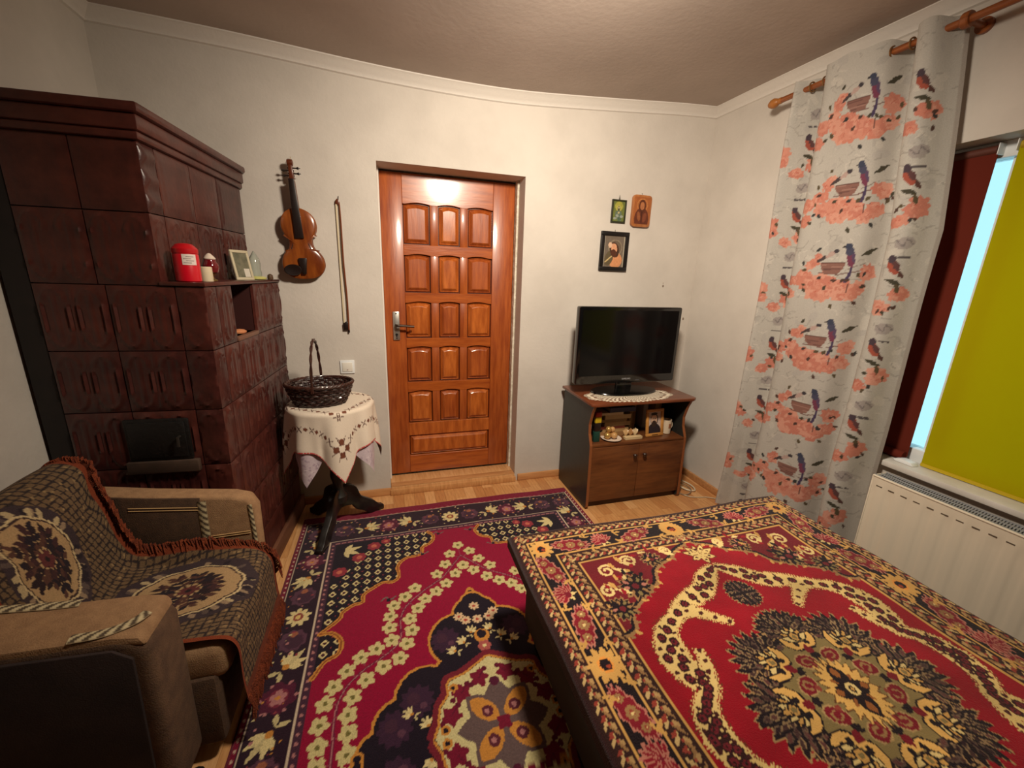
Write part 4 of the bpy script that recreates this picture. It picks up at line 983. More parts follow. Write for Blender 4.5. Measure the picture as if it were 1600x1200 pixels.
# guard stripe
cv.line([(-.640,.9),(-.640,2.078),(.64,2.078)], .034, PUR2); cv.line([(-.655,.9),(-.655,2.094),(.655,2.094)], .007, (212,192,166))
for q in np.arange(.92, 2.07, .03): cv.ell((-.636, q), .005, .007, .6, PNK)
for q in np.arange(-.62, .63, .03): cv.ell((q, 2.074), .007, .005, .3, PNK)
def blobf(c, r):
    cv.sun(c, r, 9, .16, PUR, 0); cv.sun((c[0]+.1*r, c[1]-.1*r), r*.7, 7, .2, PUR2, .3); cv.disc((c[0], c[1]+.55*r), r*.25, (160,96,70))
    cv.disc((c[0]-.3*r, c[1]-.2*r), r*.12, PNK)
def daisy(c, r):
    cv.flower(c, r, 9, CRM, (150,70,60), .2, .22, .42); cv.disc(c, r*.22, (226,196,120))
def spray(c, r, a):
    for d, l in ((-1.0,.75),(-.55,1.0),(0,1.15),(.55,1.0),(1.0,.75)):
        cv.leaf(c, r*l, r*.15, a+d, CRM if d else CR2)
    cv.leaf((c[0]-.3*r*math.cos(a), c[1]-.3*r*math.sin(a)), r*.6, r*.12, a+2.4, CR2); cv.leaf((c[0]-.3*r*math.cos(a), c[1]-.3*r*math.sin(a)), r*.6, r*.12, a-2.4, CR2); cv.disc(c, r*.16, ORG)
def medal(c, r):
    cv.sun(c, r, 6, .3, (86,26,52), .2); cv.disc(c, r*.5, (122,40,62)); cv.flower(c, r*.42, 5, PNK, ORG, .3)
    for k in range(6): cv.disc((c[0]+r*.85*math.cos(k*1.047), c[1]+r*.85*math.sin(k*1.047)), r*.11, PNK)
seq = ['b','d','b','s','m','s2']
def border(px, py, kind, vert):
    c = (px, py)
    if kind == 'b': blobf(c, .055)
    elif kind == 'd': daisy(c, .048)
    elif kind == 's': spray(c, .075, (.9 if vert else .3))
    elif kind == 's2': spray(c, .075, (-2.2 if vert else 2.6))
    else: medal(c, .066)
for i, y in enumerate(np.arange(2.185, .85, -.118)): border(-.722, y, (['b','s','m','s2','b','d'])[i % 6], True)
xs_ = np.arange(0, .72, .118)
for i, x in enumerate(xs_[:6]):
    kd = ['d','b','s2','m','s','b'][i]
    if i == 0: daisy((0, 2.185), .05)
    else: border(-x, 2.185, kd, False)
for _ in range(150):
    if random.random() < .5: q = (random.uniform(-.785,-.675), random.uniform(.9, 2.28))
    else: q = (random.uniform(-.78, 0), random.uniform(2.105, 2.28))
    cv.disc(q, random.uniform(.003, .006), random.choice([PNK, CR2, (150,60,70), ORG]))
# corner spandrels with lattice and orange scallops
sc_ = [(-.145,2.060),(-.118,2.02),(-.135,1.965),(-.185,1.935),(-.19,1.905),(-.20,1.88),(-.275,1.865),(-.315,1.81),(-.31,1.745),(-.335,1.71),(-.385,1.715),(-.43,1.690),(-.468,1.655),(-.470,1.615),(-.505,1.605),(-.545,1.575),(-.560,1.535),(-.625,1.480)]
sc2 = [(-.625,1.480),(-.575,1.470),(-.540,1.425),(-.545,1.370),(-.59,1.345),(-.625,1.285)]
for pts in (sc_, sc2):
    sp = crom(pts, 5)
    pol = np.r_[sp, [(-.625, pts[-1][1])], [(-.625, 2.062 if pts is sc_ else 1.48)]]
    if pts is sc_: pol = np.r_[sp, [(-.625, 2.062)]]
    cv.poly(pol, NAV)
    keep = cv.a.copy(); mk = np.all(np.abs(cv.a-np.array(NAV)) < 1e-6, -1)
    Xg, Yg = np.meshgrid(cv.x0+cv.res*np.arange(cv.nx), cv.y0+cv.res*np.arange(cv.ny))
    mk &= (np.abs(Xg) < .626) & (Yg < 2.062)
    p_, q_ = (np.abs(Xg)+Yg)/.042, (np.abs(Xg)*1.0-Yg)/.042
    # rows of cream diamonds with dark hearts
    gx, gy = np.abs(Xg)/.048, Yg/.052
    sh = (np.floor(gy) % 2)*.0
    fx, fy = (gx+sh) % 1-.5, gy % 1-.5
    dd = np.abs(fx)+np.abs(fy); ch = np.minimum(np.abs((np.abs(Xg)/.048+Yg/.052) % 1-.5), np.abs((np.abs(Xg)/.048-Yg/.052) % 1-.5))
    cv.a[mk & (ch > .43)] = (150,60,66)
    cv.a[mk & (dd < .36)] = CRM; cv.a[mk & (dd < .19)] = (70,30,40)
    cv.line(sp, .018, ORG); cv.line(sp, .006, (150,84,40))
cv.poly([(-.625,2.062),(-.34,2.062),(-.40,1.99),(-.47,1.96),(-.52,1.90),(-.56,1.82),(-.625,1.74)], NAV)
for q, r in (((-.43,2.005),.034),((-.50,1.93),.034),((-.585,1.84),.034),((-.37,2.035),.024)):
    cv.flower(q, r, 7, (150,50,62), (206,110,90), 0, .4, .4)
for d, l in ((-1.2,.06),(-.5,.085),(.2,.085),(.9,.06)): cv.leaf((-.575,2.0), l, .013, d, CRM)
# little scrolls in the field
for q in ((-.09,2.03),(-.36,1.60),(-.19,1.88)): cv.line(crom([(q[0]-.03,q[1]),(q[0]-.01,q[1]+.018),(q[0]+.008,q[1]),(q[0]+.03,q[1]+.012)], 4), .007, (120,100,96)); cv.disc(q, .009, NAV)
# flower garlands
outer = [(0,1.905),(-.045,1.84),(-.05,1.775),(-.092,1.775),(-.133,1.713),(-.243,1.642),(-.289,1.6),(-.337,1.561),(-.354,1.503),(-.357,1.444),(-.350,1.38),(-.406,1.353),(-.462,1.33),(-.507,1.286),(-.547,1.235),(-.568,1.179),(-.576,1.109),(-.573,1.043),(-.57,.985)]
inner = [(0,1.745),(-.045,1.698),(-.098,1.641),(-.150,1.599),(-.202,1.565),(-.238,1.52),(-.274,1.472),(-.270,1.411),(-.292,1.351),(-.321,1.29),(-.380,1.27),(-.439,1.234),(-.481,1.182),(-.491,1.122),(-.487,1.063),(-.487,1.0)]
outer = [outer[0]]+[(-.052,1.845),(-.085,1.775)]+outer[4:]
stem = crom([(0,1.82),(-.06,1.745),(-.115,1.680),(-.2,1.620),(-.285,1.545),(-.313,1.475),(-.312,1.41),(-.325,1.36),(-.375,1.315),(-.44,1.28),(-.495,1.235),(-.525,1.18),(-.533,1.11),(-.53,1.04),(-.53,.97)], 5)
cv.line(stem, .010, (116,30,60)); cv.line(stem, .003, PNK)
for q in outer[1:]+inner[1:]:
    j = int(np.argmin(np.hypot(*(stem-np.array(q)).T))); cv.line([q, stem[j]], .004, (150,70,84))
cv.line([(0,1.905),(0,1.82)], .005, (150,70,84))
def f5(q):
    cv.disc(q, .012, (96,30,44)); cv.flower(q, .031, 5, (214,200,140), OLV, random.uniform(0, 1.2), .40, .26)
for q in outer+inner: f5(q)
# central medallion
lob = [((0,1.505),.048),((0,1.435),.095),((-.085,1.325),.120),((0,1.30),.15),((-.235,1.125),.105),((-.33,1.05),.080),((-.20,1.05),.16),((-.40,.985),.055),((-.03,1.1),.2),((-.3,.99),.10)]
cv.line([(0,1.575),(0,1.53)], .03, ORG); cv.disc((0,1.560), .022, ORG); cv.disc((0,1.560), .012, NAV)
for c, r in lob: cv.disc(c, r+.011, ORG)
for c, r in lob: cv.disc(c, r, NAV)
cv.disc((-.455,.98), .02, ORG); cv.disc((-.455,.98), .011, NAV)
for c in ((-.145,1.33),(-.27,1.11),(-.345,1.04)): cv.sun(c, .062, 11, .25, (60,34,56)); cv.disc((c[0]-.012, c[1]+.01), .022, PUR2); cv.disc((c[0]+.02, c[1]-.02), .012, PUR)
for q in ((0,1.475),(-.05,1.405),(-.0,1.40),(-.075,1.43)): cv.flower(q, .023, 8, (222,190,150), (180,70,60), 0, .25, .3)
for q, a in (((-.075,1.30),2.2),((-.04,1.34),1.2),((-.115,1.27),2.6),((-.29,1.07),2.6),((-.24,1.02),2.2)): spray(q, .034, a)
cv.disc((0,1.315), .032, ORG); cv.disc((0,1.322), .020, NAV); cv.flower((0,1.265), .026, 6, (176,90,84), CRM)
cream = crom([(0,1.215),(-.05,1.190),(-.10,1.165),(-.155,1.150),(-.165,1.10),(-.195,1.06),(-.205,1.01),(-.225,.97)], 4)
cv.line(np.r_[[(0,1.235)], cream+[-.012,.014]], .026, (120,34,48)); cv.line(np.r_[[(0,1.22)], cream+[-.004,.004]], .008, ORG)
cv.poly(np.r_[cream, [(0,.9)]], (214,202,146)); cv.poly([(0,1.21),(-.002,.9),(-.2,.9),(-.15,1.1)], (214,202,146))
for q, a in (((-.05,1.14),1.9),((-.12,1.10),2.4),((-.165,1.03),2.9)):
    cv.sun(q, .040, 5, .45, (122,22,50), a); cv.disc((q[0]+.025, q[1]+.03), .010, (100,20,46)); cv.disc((q[0]-.032, q[1]-.02), .010, (100,20,46)); cv.line([q, (q[0]+.025, q[1]+.03)], .005, (100,20,46))
for q in ((-.145,1.125),(-.19,.99)): cv.sun(q, .018, 6, .2, ORG); cv.disc(q, .008, NAV)
cv.sun((0,.97), .155, 8, .28, (104,84,82), .39); cv.disc((0,1.115), .018, (86,26,52))
for sx in (1,):
    for a in (math.pi*.75, math.pi*.5+2.356, math.pi/4):
        q = (.078*math.cos(a), .97+.078*math.sin(a)); cv.ell(q, .056, .032, a, ORG); cv.disc((q[0]*.85, .97+(q[1]-.97)*.85), .020, (96,40,52)); cv.disc((q[0]*.85, .97+(q[1]-.97)*.85), .009, PNK)
cv.sun((0,.97), .03, 4, .4, (122,22,50))
m_rug = M('rug_pile', (150,10,50), .95, sc=170, fac=(.82,1.12), attr=True, bump=.5, bsc=420, sheen=.15, spec=.1)
class MirV:
    def sample(s, x, y): return cv_floor.sample(x, np.where(y < CYr, 2*CYr-y, y))
cv_floor = cv
def rugpos(U, V):
    e = np.minimum(np.minimum(RW-np.abs(U), RT-V), V-RB)
    jag = np.where(np.abs(V-RT) < .003, .006*np.sin(U*60)+.005*np.sin(U*23), 0)
    z = .010+.003*np.sin(U*4.1+1)*np.sin(V*3.3)+.0015*np.sin(U*17+V*11)
    return arr(AX+U, V+jag, np.where(e < .004, .0012, z))
us = np.r_[-RW, np.arange(-RW+.0038, RW-.003, .0038), RW]; vs2 = np.r_[np.arange(RB, .84, .014), np.arange(.84, RT-.003, .0038), RT]
o = painted('floor_rug', us, vs2, rugpos, MirV(), m_rug)
tag(o, 'large crimson floor rug with flower garlands and dark floral border', 'rug')

# ================================================================== BED WITH RUG SPREAD
BX, BY = 1.072, .507; HWd, HLn = .645, .80; BZt = .45
bed = thing('bed', 'low bed with dark sides under the red patterned rug', 'bed', (BX, .28, 0))
m_bs = M('bed_fabric_dark', (28,12,14), .9, (20,9,11), 30, bump=.2, bsc=200)
MB().box(BX-.600, BX+.600, -.62, 1.255, .10, .27).build('bed_base', M('bed_base_dark', (24,15,12), .7, (32,20,16), 12), bed, world=True, bevel=.01)
MB().box(BX-.612, BX+.612, -.62, 1.262, .272, BZt-.016).build('mattress', m_bs, bed, world=True, bevel=.03, seg=3)
for sx in (-.54, .54):
    for yy in (-.55, 1.18): MB().box(BX+sx-.03, BX+sx+.03, yy-.03, yy+.03, .0, .10).build('leg', m_blk, bed, world=True, bevel=.004)
BLK = (26,14,22); RED = (150,6,30); RD2 = (140,24,38); GLD = (208,160,88); CRB = (226,200,134); TAN = (156,118,76); OL2 = (136,118,74); PK2 = (188,120,104); BRN = (86,48,34)
cv = Cv(-.70, .70, BY-.02, BY+HLn+.06, .0024, RED)
cv.T = [lambda p: p, lambda p: p*[-1,1]]
def rect(h, l, c): cv.poly([(-h, 0), (h, 0), (h, BY+l), (-h, BY+l)], c)
rect(.70, .86, (60,22,26)); rect(.655, HLn+.01, (54,28,26)); rect(.607, .752, GLD); rect(.600, .745, BLK); rect(.522, .667, GLD); rect(.516, .661, (54,28,26)); rect(.462, .607, GLD); rect(.455, .600, RED)
# guard stripes: dark leaf chains on tan
def chain_v(x, w):
    k = .48
    while k < BY+HLn:
        if abs(x) > .5 or k < BY+.64:
            cv.leaf((x-w, k), w*2.1, w*.25, 1.0, (204,174,118)); cv.leaf((x+w, k+.018), w*2.1, w*.25, math.pi-1.0, TAN); cv.leaf((x+w*.9, k), w*1.2, w*.3, 2.2, (186,150,98))
            cv.leaf((x-w*.9, k+.020), w*1.2, w*.3, .6, (150,60,48)); cv.disc((x, k+.012), w*.22, (160,70,56))
        k += .036
def chain_h(y, w, h):
    k = -h
    while k < 0:
        cv.leaf((k, y-w), w*2.1, w*.25, .6, (204,174,118)); cv.leaf((k+.018, y+w), w*2.1, w*.25, -.6, TAN); cv.leaf((k, y+w*.9), w*1.2, w*.3, -.9, (186,150,98))
        cv.leaf((k+.020, y-w*.9), w*1.2, w*.3, .9, (150,60,48)); cv.disc((k+.012, y), w*.22, (160,70,56))
        k += .036
chain_v(-.628, .017); chain_v(-.489, .020); chain_h(BY+.773, .017, .62); chain_h(BY+.634, .020, .48)
# main border motifs
def cart(c, ang):
    ca, sa = math.cos(ang), math.sin(ang)
    a = np.linspace(0, 2*np.pi, 64, endpoint=False); rr = 1+.09*np.sign(np.sin(a*14)); ss = np.abs(np.sin(a)); x, y = .076*rr*np.cos(a), .031*rr*np.sin(a)*(.75+.25*ss)
    P = lambda x, y: np.c_[c[0]+x*ca-y*sa, c[1]+x*sa+y*ca]
    cv.poly(P(x, y), PK2); cv.poly(P(x*.88, y*.82), (130,24,40))
    for d, r in ((-.04,.013),(0,.018),(.04,.013)):
        q = P(np.array([d]), np.array([0.]))[0]; cv.flower(q, r, 8, TAN, (150,60,50), 0, .35, .4); cv.disc(q, r*.22, CRB)
def dais(c, r, a0=0):
    cv.flower(c, r, 11, GLD, (226,150,70), a0, .2, .45); cv.disc(c, r*.34, BLK); cv.disc((c[0]+r*.1, c[1]-r*.1), r*.14, (150,60,40))
def palm(c, ang):
    for k in range(9):
        a = ang+(k-4)*.36; cv.leaf(c, .056-.002*abs(k-4), .0105, a, PK2); cv.leaf(c, .046, .006, a, (140,20,40))
    for k in (-1, 1): cv.leaf(c, .03, .006, ang+math.pi+k*.6, CRB)
    cv.disc(c, .012, (120,20,40))
def fleck(c, a):
    cv.leaf(c, .034, .006, a, GLD); cv.leaf(c, .024, .005, a+1.1, GLD); cv.leaf(c, .024, .005, a-1.1, GLD)
u0 = -.561
dais((u0, 1.214), .046); cart((u0-.005, 1.105), 1.9); palm((u0+.005, .985), 2.6); cart((u0, .862), 1.35); dais((u0, .735), .050, .2); cart((u0, .61), 1.9); palm((u0+.005, .50), 2.4)
for q, a in (((u0+.028,1.045),-1.2),((u0-.03,.925),1.2),((u0+.03,.92),.4),((u0+.03,.80),-.6),((u0-.028,.795),2.2),((u0+.03,.675),1.0),((u0-.03,.66),-2),((u0+.03,.56),.6)): fleck(q, a)
v0 = 1.206
cart((-.445, v0+.004), -.18); palm((-.315, v0-.008), 1.9); cart((-.170, v0), .35); dais((-.0, v0), .048)
for q, a in (((-.38,v0+.03),1.2),((-.375,v0-.03),-.4),((-.25,v0+.028),.2),((-.245,v0-.03),2.2),((-.09,v0+.03),1.2),((-.075,v0-.028),-.8)): fleck(q, a)
# field corners
cor = crom([(-.455,.80),(-.42,.815),(-.405,.86),(-.345,.90),(-.30,.93),(-.255,.95),(-.225,1.00),(-.175,1.03),(-.13,1.045),(-.09,1.075),(-.05,1.095),(-.02,1.107)], 4)
cv.poly(np.r_[cor, [(-.455, 1.107)]], (112,22,34))
cv.line(cor, .02, TAN); cv.line(cor+[-.004,.004], .010, BLK)
for i in range(0, len(cor), 3):
    cv.leaf(cor[i], .026, .006, random.uniform(-1.4, .3), random.choice([TAN, GLD]))
for c, r in (((-.33,.955),.062),((-.42,.885),.050),((-.20,1.055),.045)):
    cv.sun(c, r, 14, .3, TAN); cv.sun(c, r*.85, 14, .3, BLK)
    for k in range(8): cv.ell((c[0]+r*.5*math.cos(k*.785), c[1]+r*.5*math.sin(k*.785)), r*.17, r*.10, k*.785, random.choice([OL2, PK2, TAN]))
    cv.disc(c, r*.2, (110,30,40))
for c, r, s in (((-.385,1.045),.032,1),((-.285,1.07),.030,-1),((-.425,.96),.028,1),((-.12,1.085),.022,-1)):
    a = np.linspace(0, 9, 26); sp = np.c_[c[0]+s*r*(1-a/12)*np.cos(a), c[1]+r*(1-a/12)*np.sin(a)]
    cv.line(sp, .010, CRB); cv.leaf(sp[0], .05, .010, -.6, CRB); cv.leaf(sp[0], .04, .008, 1.8, GLD)
for _ in range(46):
    i = random.randrange(len(cor)); q = cor[i]+np.array([-random.uniform(.02,.10), random.uniform(.02,.10)])
    if q[0] > -.45 and q[1] < 1.1: cv.leaf(q, random.uniform(.02,.04), .007, random.uniform(0, 6.28), random.choice([CRB, GLD, BLK, (150,20,36)]))
# spotted garland
sn = crom([(-.0,.975),(-.034,.955),(-.085,.918),(-.125,.885),(-.20,.862),(-.275,.822),(-.335,.785),(-.362,.735),(-.370,.690),(-.352,.640),(-.345,.610),(-.372,.585),(-.395,.555),(-.405,.520),(-.408,.49)], 7)
wid = np.interp(np.arange(len(sn)), np.linspace(0, len(sn), 9), [.014,.056,.056,.034,.078,.070,.034,.060,.068])
def band(pts, wd, col, jag, k=1):
    t_ = np.gradient(pts, axis=0); t_ /= np.linalg.norm(t_, axis=1)[:,None]; nn = np.c_[-t_[:,1], t_[:,0]]
    n_ = len(pts); q = np.linspace(0, n_-1, n_*3); P_ = np.c_[np.interp(q, np.arange(n_), pts[:,0]), np.interp(q, np.arange(n_), pts[:,1])]; N2 = np.c_[np.interp(q, np.arange(n_), nn[:,0]), np.interp(q, np.arange(n_), nn[:,1])]
    w2 = np.interp(q, np.arange(n_), wd)/2*k; j = jag*(np.arange(len(q)) % 2)
    cv.poly(np.r_[P_+N2*(w2+j)[:,None], (P_-N2*(w2+j)[:,None])[::-1]], col)
spur1 = crom([(-.255,.835),(-.205,.815),(-.165,.785),(-.125,.755)], 5); spur2 = crom([(-.348,.615),(-.318,.640),(-.298,.675),(-.290,.712)], 5)
tipm = crom([(-.055,1.055),(-.03,1.03),(0,1.015)], 5)
for P_, w_ in ((sn, wid), (spur1, np.linspace(.040,.010,len(spur1))), (spur2, np.linspace(.034,.012,len(spur2)))):
    band(P_, w_, (110,50,30), .016, 1.02); band(P_, w_, (226,196,126), .012)
for a_, l_ in ((1.57,.050),(2.2,.062),(2.75,.070),(3.5,.050),(-1.57,.045)):
    cv.leaf((0, 1.035), l_+.006, .015, a_, (110,50,30)); cv.leaf((0, 1.035), l_, .011, a_, (226,196,126)); cv.disc((.6*l_*math.cos(a_), 1.035+.6*l_*math.sin(a_)), .005, (66,24,24))
i = 2
while i < len(sn)-1:
    p_ = sn[i]; w_ = wid[i]; t_ = sn[min(i+1, len(sn)-1)]-sn[i-1]; t_ /= np.linalg.norm(t_); nn = np.array([-t_[1], t_[0]])
    if w_ > .05: offs = (-.25*w_, .25*w_) if (i//4) % 2 else (0.0,)
    else: offs = (0.0,)
    for o_ in offs:
        r = .0135 if w_ > .03 else .008
        q = p_+nn*o_+t_*.004*np.sign(o_); cv.ell(q, r*1.15, r, math.atan2(t_[1], t_[0]), (50,18,20)); cv.ell(q, r*.72, r*.6, 0, (112,30,40)); cv.disc(q, r*.25, (40,14,18))
        if w_ > .05 and o_ == 0:
            for e_ in (-.38, .38): cv.disc(p_+nn*e_*w_, .006, (66,24,24))
    i += 4
for P_ in (spur1, spur2): 
    for j in range(2, len(P_), 4): cv.ell(P_[j], .008, .006, .5, (74,26,26))
# central medallion
cv.T = [lambda p: p, lambda p: p*[-1,1]]
C0 = np.array([0, BY])
def feather(c, r, a, sp, n):
    cv.sun(c, r*1.06, 20, .34, (168,134,90), .1); cv.sun(c, r, 20, .34, BLK, .1)
    for ring, cnt in ((.72, n), (.45, n-4), (.2, n-8)):
        for j in range(cnt):
            b = a+(j-(cnt-1)/2)*sp*(12/cnt); q = c+r*ring*.72*np.array([math.cos(b), math.sin(b)])
            cv.leaf(q, r*.30, r*.070, b, random.choice([(118,96,74),(96,76,64),(150,124,90)])); cv.leaf(q+r*.05*np.array([math.cos(b), math.sin(b)]), r*.22, r*.045, b, random.choice([(70,46,44),(44,24,30),(96,58,54)]))
feather(np.array([0., BY+.338]), .060, math.pi/2, .52, 12)
for k in range(5):
    a = math.pi/2+k*math.pi/4; d = np.array([math.cos(a), math.sin(a)]); s_ = np.array([1.16, .92])
    feather(C0+d*.170*s_, .108, a, .40, 15)
a_ = np.linspace(0, 2*np.pi, 96, endpoint=False); rr = .165*(1+.06*np.cos(8*a_))
cv.poly(np.c_[rr*np.cos(a_)*1.12, BY+rr*np.sin(a_)*.94], OL2)
for k in range(5):
    a = math.pi/2+k*math.pi/4; d = np.array([math.cos(a)*1.14, math.sin(a)*.93]); c = C0+d*.150
    P = lambda t, n_: c+d*t+np.array([-math.sin(a), math.cos(a)])*n_
    for sgn in (-1, 1):
        for col, o_ in ((BLK, .005), ((226,178,100), 0)):
            cv.poly(crom([P(-.012-o_, 0), P(-.022-o_, sgn*(.022)), P(-.004, sgn*(.048+o_)), P(.026+o_, sgn*(.052+o_)), P(.014+o_, sgn*.034), P(.002+o_, sgn*.022), P(.0, 0)], 4), col)
        cv.disc(P(-.004, sgn*.018), .008, BLK)
    for j in range(7):
        b = a+(j-3)*.40; e = np.array([math.cos(b), math.sin(b)]); cv.leaf(P(.006, 0)+e*.004, .052-.003*abs(j-3), .0115, b, BLK); cv.leaf(P(.006, 0)+e*.010, .040-.003*abs(j-3), .0065, b, CRB if j % 2 == 0 else GLD)
    cv.leaf(P(.0, 0), .038, .020, a, BLK); cv.leaf(P(.006, 0), .027, .013, a, GLD); cv.leaf(P(.010, 0), .017, .007, a, OL2)
    cv.leaf(P(-.008, 0), .034, .012, a+math.pi, (118,18,34))
    for j in (-1, -.35, .35, 1): cv.leaf(P(-.036, 0), .024, .005, a+math.pi+j*.8, BLK)
for k in range(4):
    a = math.pi/2+math.pi/8+k*math.pi/4; q = C0+.100*np.array([math.cos(a)*1.1, math.sin(a)*.95])
    cv.ell(q, .032, .023, a+.9, (176,146,98)); cv.ell(q, .028, .019, a+.9, (122,20,36)); cv.line(q+np.c_[.013*np.cos(np.linspace(0,5,9)), .009*np.sin(np.linspace(0,5,9))], .005, TAN)
    cv.disc(q*1.0+np.array([.018,-.012]), .007, (140,60,50))
cv.sun(C0, .094, 22, .26, (96,56,30), 0, .86, 1.0); cv.sun(C0, .088, 22, .28, (222,176,98), 0, .86, 1.0)
for a, l, w_ in ((math.pi/2,.070,.023),(math.pi,.056,.018),(math.pi*.75,.046,.011),(math.pi*1.25,.046,.011),(-math.pi/2,.070,.023)):
    cv.leaf(C0, l, w_, a, BLK); cv.leaf(C0+.028*np.array([math.cos(a), math.sin(a)]), l*.45, w_*.45, a, (150,90,44))
cv.disc(C0, .016, CRB); cv.disc(C0, .009, BLK); cv.disc(C0, .005, GLD)
cv_bed = cv
class MirB:
    def sample(s, x, y): return cv_bed.sample(x, np.where(y < BY, 2*BY-y, y))
m_bed = M('bed_rug_plush', (160,12,38), .9, sc=7, fac=(.72,1.22), attr=True, bump=.35, bsc=300, sheen=.25, spec=.15)
def bedpos(U, V):
    ex = HWd-.006-np.abs(U); ey = (BY+HLn-.006)-V
    r = .020
    def roll(e):   # distance past the edge -> horizontal offset, drop
        d = np.maximum(-e, 0); a = np.minimum(d/r, 1.57); return d-r*np.sin(a), r*(1-np.cos(a))+np.maximum(d-r*1.57, 0)
    hx, dx = roll(ex); hy, dy = roll(ey)
    X = BX+np.sign(U)*(np.abs(U)-hx); Y = V-hy
    Z = BZt+.004*np.sin(U*7+V*3)+.003*np.sin(V*13-U*5)+.006*np.exp(-((U-.45)**2+(V-1.2)**2)/.02)-np.maximum(dx, dy)
    return arr(X, Y, Z)
us = np.arange(-.700, .7005, .0034); vs2 = np.r_[np.arange(2*BY-(BY+HLn)+.0, .12, .014), np.arange(.12, BY+HLn+.055, .0034)]
o = painted('bed_rug', us, vs2, bedpos, MirB(), m_bed)
tag(o, 'plush red rug with black medallion and spotted gold garland spread over the bed', 'rug')

# ================================================================== ARMCHAIR
ac = thing('armchair', 'tan plaid armchair with braided stripes beside the tiled stove', 'armchair', (-.80, 1.31, 0))
m_up = M('armchair_tan', (164,128,92), .9, (146,112,80), 40, bump=.3, bsc=300); m_ub = M('armchair_brown', (88,64,46), .9, (72,52,38), 40, bump=.3, bsc=300); m_ud = M('armchair_dark', (56,42,40), .9, (40,30,30), 6, bump=.2, bsc=300)
YN0, YN1, YA0, YA1 = .955, 1.105, 1.540, 1.612
armp = [(-1.16,.06),(-.515,.06),(-.495,.10),(-.49,.56),(-.51,.605),(-.56,.622),(-.80,.655),(-1.0,.69),(-1.16,.70)]
MB().prism(armp, 'y', YA0, YA1).build('arm', m_up, ac, world=True, bevel=.012, seg=3)
nearp = [(-1.16,.06),(-.575,.06),(-.56,.10),(-.555,.55),(-.575,.592),(-.62,.602),(-.80,.612),(-1.0,.64),(-1.16,.65)]
MB().prism([(-1.15,.655),(-1.0,.645),(-.80,.617),(-.62,.607),(-.572,.597),(-.56,.57),(-.60,.575),(-1.15,.60)], 'y', YN0+.004, YN1-.004).build('arm_lit_top', m_up, ac, world=True, bevel=.01)  # tan cap keeps the arm's lit top apart from the darkened body
na = MB().prism(nearp, 'y', YN0, YN1).build('arm', M('armchair_near_shaded', (104,78,58), .9, (84,62,48), 30, bump=.3, bsc=300), ac, world=True, bevel=.022, seg=3)  # near arm browner than the far one, shade put into its colour
MB().prism([(-1.15,.08),(-.60,.08),(-.585,.55),(-.62,.580),(-1.15,.62)], 'y', YN0-.006, YN0+.01).build('side_panel', m_ud, ac, world=True, bevel=.004)
MB().box(-1.16, -.505, YN1-.01, YA0+.01, .06, .30).build('base', m_ub, ac, world=True, bevel=.015)
MB().box(-.98, -.475, YN1+.002, YA0-.002, .27, .395).build('seat_cushion', m_up, ac, world=True, bevel=.035, seg=3)
MB().prism([(-1.17,.06),(-.93,.06),(-.91,.45),(-.96,.70),(-1.02,.755),(-1.10,.76),(-1.17,.70)], 'y', 1.0, 1.60).build('backrest', m_up, ac, world=True, bevel=.03, seg=3)
MB().prism([(-.95,.38),(-.655,.38),(-.655,.632),(-.80,.650),(-.95,.676)], 'y', YA0-.003, YA0+.005).build('arm_inner_panel', m_ub, ac, world=True, bevel=.002)
for x_ in (-1.1, -.56):
    for y_ in (1.02, 1.6): MB().lathe([(.022,0),(.026,.06)], 12, c=(x_, y_, 0)).build('foot', m_blk, ac, world=True)
m_br = M('braid', (190,176,140), .85, attr=True, sc=200, fac=(.9,1.05))
def braid(pts, w, out, name='braid_trim'):
    p = crom(pts, 10); L_ = np.r_[0, np.cumsum(np.linalg.norm(np.diff(p, axis=0), axis=1))]
    t_ = np.gradient(p, axis=0); t_ /= np.linalg.norm(t_, axis=1)[:,None]; out = np.array(out, float)
    sd = np.cross(t_, out); sd /= np.linalg.norm(sd, axis=1)[:,None]
    us = np.arange(0, L_[-1], .003); vv = np.linspace(-1, 1, 9)
    def pos(U, V):
        P_ = np.stack([np.interp(U, L_, p[:,k]) for k in range(3)], -1); S_ = np.stack([np.interp(U, L_, sd[:,k]) for k in range(3)], -1)
        return P_+S_*(V*w/2)[...,None]+out*(.0035*(1-V**2))[...,None]
    def colr(U, V):
        s_ = ((U/.024+V*.6) % 1) < .5; e = np.abs(V) > .85
        c_ = np.where(s_[:,None], np.array([[206,190,150]]), np.array([[84,70,54]])); return np.where(e[:,None], np.array([[150,128,96]]), c_)
    o_ = painted(name, us, vv, pos, colr, m_br, ac, tuple(ac.location)); return o_
braid([(-.652,YA0-.004,.40),(-.652,YA0-.004,.52),(-.650,YA0-.004,.622)], .028, (0,-1,0))
braid([(-.505,YA0-.0005,.30),(-.503,YA0-.0005,.45),(-.507,YA0-.0005,.590)], .016, (0,-1,0))
braid([(-1.0,YN1-.02,.6475),(-.90,YN1-.016,.6335),(-.80,YN1-.014,.6195),(-.74,YN1-.014,.6155)], .026, (0,0,1))
braid([(-.70,YN0+.018,.613),(-.64,YN0+.024,.610),(-.60,YN0+.05,.606),(-.585,YN0+.08,.603)], .028, (0,0,1))
for zz in (.47, .478): MB().tube([(-.64, YA0-.0015, zz), (-.515, YA0-.0015, zz+.002)], .0018, 5).build('stitch_line', M('stitch_tan', (196,160,110), .8), ac, world=True)
for zz in (.61, .60): MB().tube([(-.86, YA0-.0035, zz+.012), (-.66, YA0-.0035, zz-.012)], .0018, 5).build('stitch_line', M('stitch_tan', (196,160,110)), ac, world=True)
